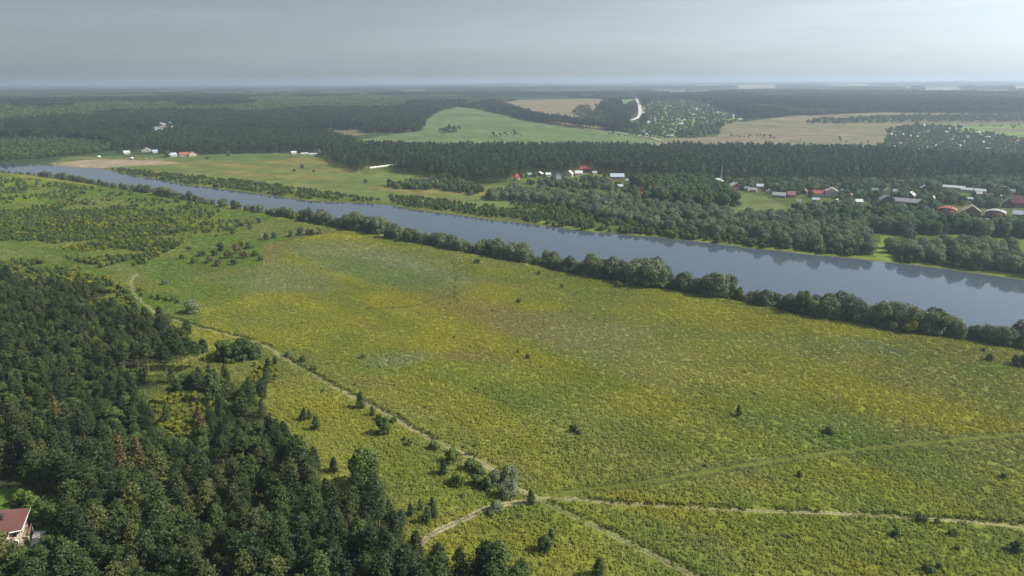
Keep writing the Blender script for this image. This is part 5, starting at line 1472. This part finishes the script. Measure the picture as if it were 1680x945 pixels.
# taller weeds beside the tracks, their shadow line painted in as dark colour
vp = []; vk = []
for nm, off in (('main_right', 1.3), ('meadow_edge', 1.6), ('fork', 1.9), ('grassy', 2.9), ('faint', 0.0), ('faint2', 0.0)):
    q = TRACKS[nm]['pts']; tq = np.gradient(q, axis=0); tq /= np.linalg.norm(tq, axis=1)[:, None]
    nq = np.stack([-tq[:, 1], tq[:, 0]], 1)
    side = 1 if nm == 'main_right' else -1
    if nm == 'meadow_edge': q = q[int(len(q) * .04):int(len(q) * .72)]; nq = nq[int(len(nq) * .04):int(len(nq) * .72)]
    nq[nq[:, 1] < 0] *= -1
    thin_row = nm in ('grassy', 'faint', 'faint2')
    vk.append(np.full(len(q), 1.0 if thin_row else 0.0))
    vp.append(q + nq * (off + rng.normal(0, .35, len(q)))[:, None])
vp = np.vstack(vp); vk = np.concatenate(vk); kp = fbm(vp[:, 0], vp[:, 1], 14, 321, 3) > .36 + .08 * vk; vp = vp[kp]; vk = vk[kp]
vc = lerp(np.broadcast_to(np.array([.085, .105, .03]), (len(vp), 3)), np.array([.085, .115, .032]), vk) * rng.uniform(.7, 1.3, (len(vp), 1))
gn_scatter('verge_weeds', on_ground(vp), rng.uniform(0, 6.28, len(vp)), np.stack([.6 - .38 * vk, .6 - .38 * vk, rng.uniform(.8, 1.7, len(vp)) * (1 - .5 * vk)], 1), tufts, 'taller weeds lining the meadow side of the tracks, shadow line painted in dark colour', 'weeds', cover=vc)

# ------------------------------------------------------------------ the red-roofed house in the corner
def corner_house():
    x, y = ground_at(2, 890)
    z = float(terrain0(x, y))
    o = link('house', None, None, (x, y, z))
    o.rotation_euler = (0, 0, math.radians(24))
    tag(o, 'brick house with brown-red tiled hip roof in the lower left corner', 'house')
    roofm = plain_material('red_brown_tiles', (.115, .048, .038), .6, 5, .3, 0, .5, (1, 1, 4))
    stone = plain_material('pale_stone_wall', (.42, .34, .25), .9, 2.2, .55, 0, .4)
    white = cmat((.75, .74, .71)); glass = cmat((.03, .035, .04), 'glass')
    # main block 12 x 10, wing to the front left 7 x 6
    link('wall', box_mesh('wall', -6, 6, -4.6, 4.6, 0, 5.6, stone), o)
    link('wall', box_mesh('wall', -2.6, 3.0, -8.6, -4.6, 0, 5.2, stone), o)
    rf = link('roof', roof_mesh('hip', 12, 9.2, 5.6, 4.2, .7, roofm), o)
    # wing roof: hip end towards the front, ridge runs back into the main roof
    V = [(-3.3, -9.3, 5.05), (3.7, -9.3, 5.05), (3.7, -3.4, 5.05), (-3.3, -3.4, 5.05), (.2, -6.1, 8.0), (.2, -1.6, 8.0), (-3.3, -9.3, 5.25), (3.7, -9.3, 5.25), (3.7, -3.4, 5.25), (-3.3, -3.4, 5.25)]
    Fs = [(3, 2, 1, 0), (0, 1, 7, 6), (1, 2, 8, 7), (3, 0, 6, 9), (6, 7, 4), (7, 8, 5, 4), (9, 6, 4, 5), (8, 9, 5)]
    me = bpy.data.meshes.new('roof'); me.from_pydata(V, [], Fs); me.materials.append(roofm); me.update()
    link('roof', me, o)
    ch = link('chimney', box_mesh('chimney', 2.0, 2.8, -2.4, -1.6, 6.9, 9.2, cmat((.10, .06, .05))), rf)
    link('chimney_cap', box_mesh('chimney_cap', 1.85, 2.95, -2.55, -1.45, 9.2, 9.4, cmat((.06, .05, .05))), ch)
    link('gutter', box_mesh('gutter', 6.68, 6.85, -5.3, 5.3, 5.38, 5.58, white), rf)
    link('gutter', box_mesh('gutter', -6.7, 6.7, -5.47, -5.30, 5.38, 5.58, white), rf)
    link('gutter', box_mesh('gutter', 3.68, 3.85, -9.3, -5.5, 4.98, 5.16, white), rf)
    # balcony on the right side
    bal = link('balcony', box_mesh('balcony', 6.0, 7.6, -4.4, .5, 2.6, 2.8, cmat((.40, .33, .25))), o)
    link('railing', box_mesh('railing', 7.45, 7.6, -4.4, .5, 2.8, 3.7, cmat((.23, .11, .07))), bal)
    link('post', box_mesh('post', 7.4, 7.6, -4.4, -4.2, 0, 2.6, white), bal); link('post', box_mesh('post', 7.4, 7.6, .3, .5, 0, 2.6, white), bal)
    for (a, b) in ((-3.4, 1.0), (-3.4, 3.6), (.6, .9), (.6, 3.4), (2.8, 1.0), (2.8, 3.6)):
        f = link('window', box_mesh('window', 5.95, 6.08, a - .7, a + .7, b, b + 1.5, white), o)
        link('pane', box_mesh('pane', 6.07, 6.11, a - .58, a + .58, b + .12, b + 1.38, glass), f)
    for (a, b) in ((4.6, 1.0), (4.6, 3.6)):
        f = link('window', box_mesh('window', a - .6, a + .6, -4.68, -4.55, b, b + 1.5, white), o)
        link('pane', box_mesh('pane', a - .48, a + .48, -4.71, -4.67, b + .12, b + 1.38, glass), f)
    for b in (1.0, 3.3):
        f = link('window', box_mesh('window', 2.95, 3.08, -7.6, -6.2, b, b + 1.5, white), o)
        link('pane', box_mesh('pane', 3.07, 3.11, -7.48, -6.32, b + .12, b + 1.38, glass), f)
    d = link('door', box_mesh('door', 5.96, 6.07, -1.9, -.9, 0.05, 2.2, cmat((.12, .07, .04))), o)
    link('handle', box_mesh('handle', 6.07, 6.13, -1.15, -1.05, 1.0, 1.1, cmat((.5, .5, .5), 'metal')), d)
corner_house()
# paved terrace beside it
bm = bmesh.new()
tv = [ground_at(*p) for p in ((50, 900), (56, 874), (88, 873), (66, 892))]
vv = [bm.verts.new((a, b, float(terrain0(a, b)) + .55)) for a, b in tv]; vb = [bm.verts.new((a, b, float(terrain0(a, b)) - .3)) for a, b in tv]
bm.faces.new(vv); 
for i in range(4): bm.faces.new((vv[i], vb[i], vb[(i + 1) % 4], vv[(i + 1) % 4]))
bmesh.ops.recalc_face_normals(bm, faces=bm.faces)
me = bpy.data.meshes.new('paved_terrace'); bm.to_mesh(me); bm.free(); me.materials.append(plain_material('terrace_slabs', (.42, .39, .35), .9, 1.5, .15))
tag(link('terrace_pavement', me), kind='structure')
# garden bushes round the house
for (px, py, kd, s) in ((60, 845, 'shrub', 1.9), (72, 852, 'shrub', 1.7), (84, 858, 'broad', .55), (50, 833, 'shrub', 1.6), (98, 868, 'broad', .6), (104, 845, 'yshrub', 1.3), (78, 838, 'broad', .5), (108, 885, 'broad', .62), (60, 862, 'shrub', 1.4), (92, 842, 'shrub', 1.9), (36, 828, 'shrub', 1.5), (96, 893, 'shrub', 1.8), (84, 905, 'broad', .5), (120, 870, 'broad', .75)):
    x, y = at(px, py)
    plant('garden_bush', PR[kd][random.randrange(len(PR[kd]))], x, y, s, 'dark garden bush around the terrace of the red-roofed house', 'bush', 'garden bushes around the red-roofed house', parts=('stem', 'foliage'))

# ------------------------------------------------------------------ mast, pale wall, things on the beach
def mast(px, py, h):
    x, y = at(px, py); z = float(terrain0(x, y))
    o = link('radio_mast', None, None, (x, y, z)); tag(o, 'thin grey lattice mast rising above the orange gable', 'mast')
    grey_ = cmat((.30, .30, .32), 'metal')
    V, Fq = join([tube([(dx, dy, 0), (dx * .35, dy * .35, h)], [.22, .16], 5) for dx, dy in ((.9, .6), (-.9, .6), (0, -1.0))])
    link('leg', np_mesh('leg', V, Fq, [grey_]), o)
    V, Fq = join([tube([(-.9 * (1 - .065 * k), .6 * (1 - .065 * k), h * k / 10), (.9 * (1 - .065 * k), .6 * (1 - .065 * k), h * (k + 1) / 10)], [.08, .08], 4) for k in range(9)])
    link('brace', np_mesh('brace', V, Fq, [grey_]), o)
    V, Fq = tube([(0, 0, h - .5), (0, 0, h + 4)], [.12, .06], 6); link('antenna', np_mesh('antenna', V, Fq, [grey_]), o)
mast(1182, 305, 24)
def wall(p0, p1, h, label):
    a = np.array(at(*p0)); b = np.array(at(*p1)); d = b - a; Ln = float(np.hypot(*d))
    o = link('garden_wall', None, None, (a[0], a[1], float(terrain0(a[0], a[1])))); o.rotation_euler = (0, 0, math.atan2(d[1], d[0])); tag(o, label, 'wall')
    n = int(Ln / 4) + 1
    mt = cmat((.66, .64, .60)); pm = box_mesh('panel', .2, Ln / n - .2, -.12, .12, -.3, h, mt); qm = box_mesh('post', -.22, .22, -.2, .2, -.3, h + .25, cmat((.6, .58, .55)))
    for k in range(n):
        c = link('panel', pm, o); c.location = (k * Ln / n, 0, 0)
        c = link('post', qm, o); c.location = (k * Ln / n, 0, 0)
wall((607, 277), (645, 272), 2.6, 'long pale wall at the foot of the pine belt on the far meadow')
wall((1095, 315), (1111, 313), 1.8, 'short pale wall in front of the tall dark trees right of the orange house')
# tents and cars on the green behind the sand
def tent(px, py, c, label):
    x, y = at(px, py); o = link('tent', None, None, (x, y, float(terrain0(x, y)))); o.rotation_euler = (0, 0, random.uniform(-.5, .5))
    tag(o, label, 'tent')
    link('canopy', prism_mesh('canopy', [(-2.6, 2.2), (0, 3.6), (2.6, 2.2), (2.6, 2.0), (-2.6, 2.0)], -2.6, 2.6, cmat(c)), o)
    for sx in (-2.4, 2.4):
        for sy in (-2.4, 2.4): link('pole', box_mesh('pole', sx - .06, sx + .06, sy - .06, sy + .06, 0, 2.05, cmat((.6, .6, .6), 'metal')), o)
    link('side_cloth', box_mesh('side_cloth', -2.5, 2.5, 2.45, 2.52, .2, 2.0, cmat(c)), o)
def car(px, py, c, label, rot):
    x, y = at(px, py); o = link('parked_car', None, None, (x, y, float(terrain0(x, y)))); o.rotation_euler = (0, 0, rot)
    tag(o, label, 'car')
    body = cmat(c, 'metal')
    link('body', prism_mesh('body', [(-2.2, .35), (2.2, .35), (2.2, .8), (1.9, .95), (-2.1, .95)], -.85, .85, body), o)
    link('cabin', prism_mesh('cabin', [(-1.7, .95), (1.1, .95), (.5, 1.5), (-1.2, 1.5)], -.75, .75, cmat((.04, .05, .06), 'glass')), o)
    for sx in (-1.35, 1.35):
        for sy in (-.85, .85):
            V, Fq = tube([(0, 0, -.1), (0, 0, .1)], [.33, .33], 10); me = np_mesh('wheel', V, Fq, [cmat((.03, .03, .03))]); me.transform(Matrix.Rotation(math.radians(90), 4, 'X'))
            link('wheel', me, o).location = (sx, sy, .33)
tent(162, 259, (.8, .8, .78), 'white tent on the green just above the sandy beach')
tent(216, 261.5, (.75, .72, .66), 'pale tent at the upper right of the sandy beach')
car(240, 260.5, (.75, .75, .75), 'white car parked behind the beach, left of two', .3)
car(248, 259.5, (.6, .62, .65), 'silver car parked behind the beach, right of two', .2)
car(88, 269.0, (.75, .75, .75), 'white car standing at the water edge of the beach', .1)

# ------------------------------------------------------------------ haze: the air over the whole valley
hz_ = box_mesh('haze', -75000, 75000, -75000, 75000, -90, 240, None) if False else None
V = [(-76000, -76000, -60), (76000, -76000, -60), (76000, 76000, -60), (-76000, 76000, -60), (-76000, -76000, 200), (76000, -76000, 200), (76000, 76000, 200), (-76000, 76000, 200)]
me = bpy.data.meshes.new('haze'); me.from_pydata(V, [], [(3, 2, 1, 0), (4, 5, 6, 7), (0, 1, 5, 4), (1, 2, 6, 5), (2, 3, 7, 6), (3, 0, 4, 7)]); me.update()
m, t, out = new_mat('valley_haze')
pv = t.nodes.new("ShaderNodeVolumePrincipled")
pv.inputs['Color'].default_value = HAZE_COLOR + (1,); pv.inputs['Density'].default_value = HAZE_DENSITY; pv.inputs['Anisotropy'].default_value = HAZE_ANISO
t.links.new(pv.outputs[0], out.inputs['Volume'])
me.materials.append(m)
tag(link('haze', me), 'pale blue summer haze over the whole valley', 'haze', kind='stuff')
print('near bank willows', count, 'objects', len(bpy.data.objects))
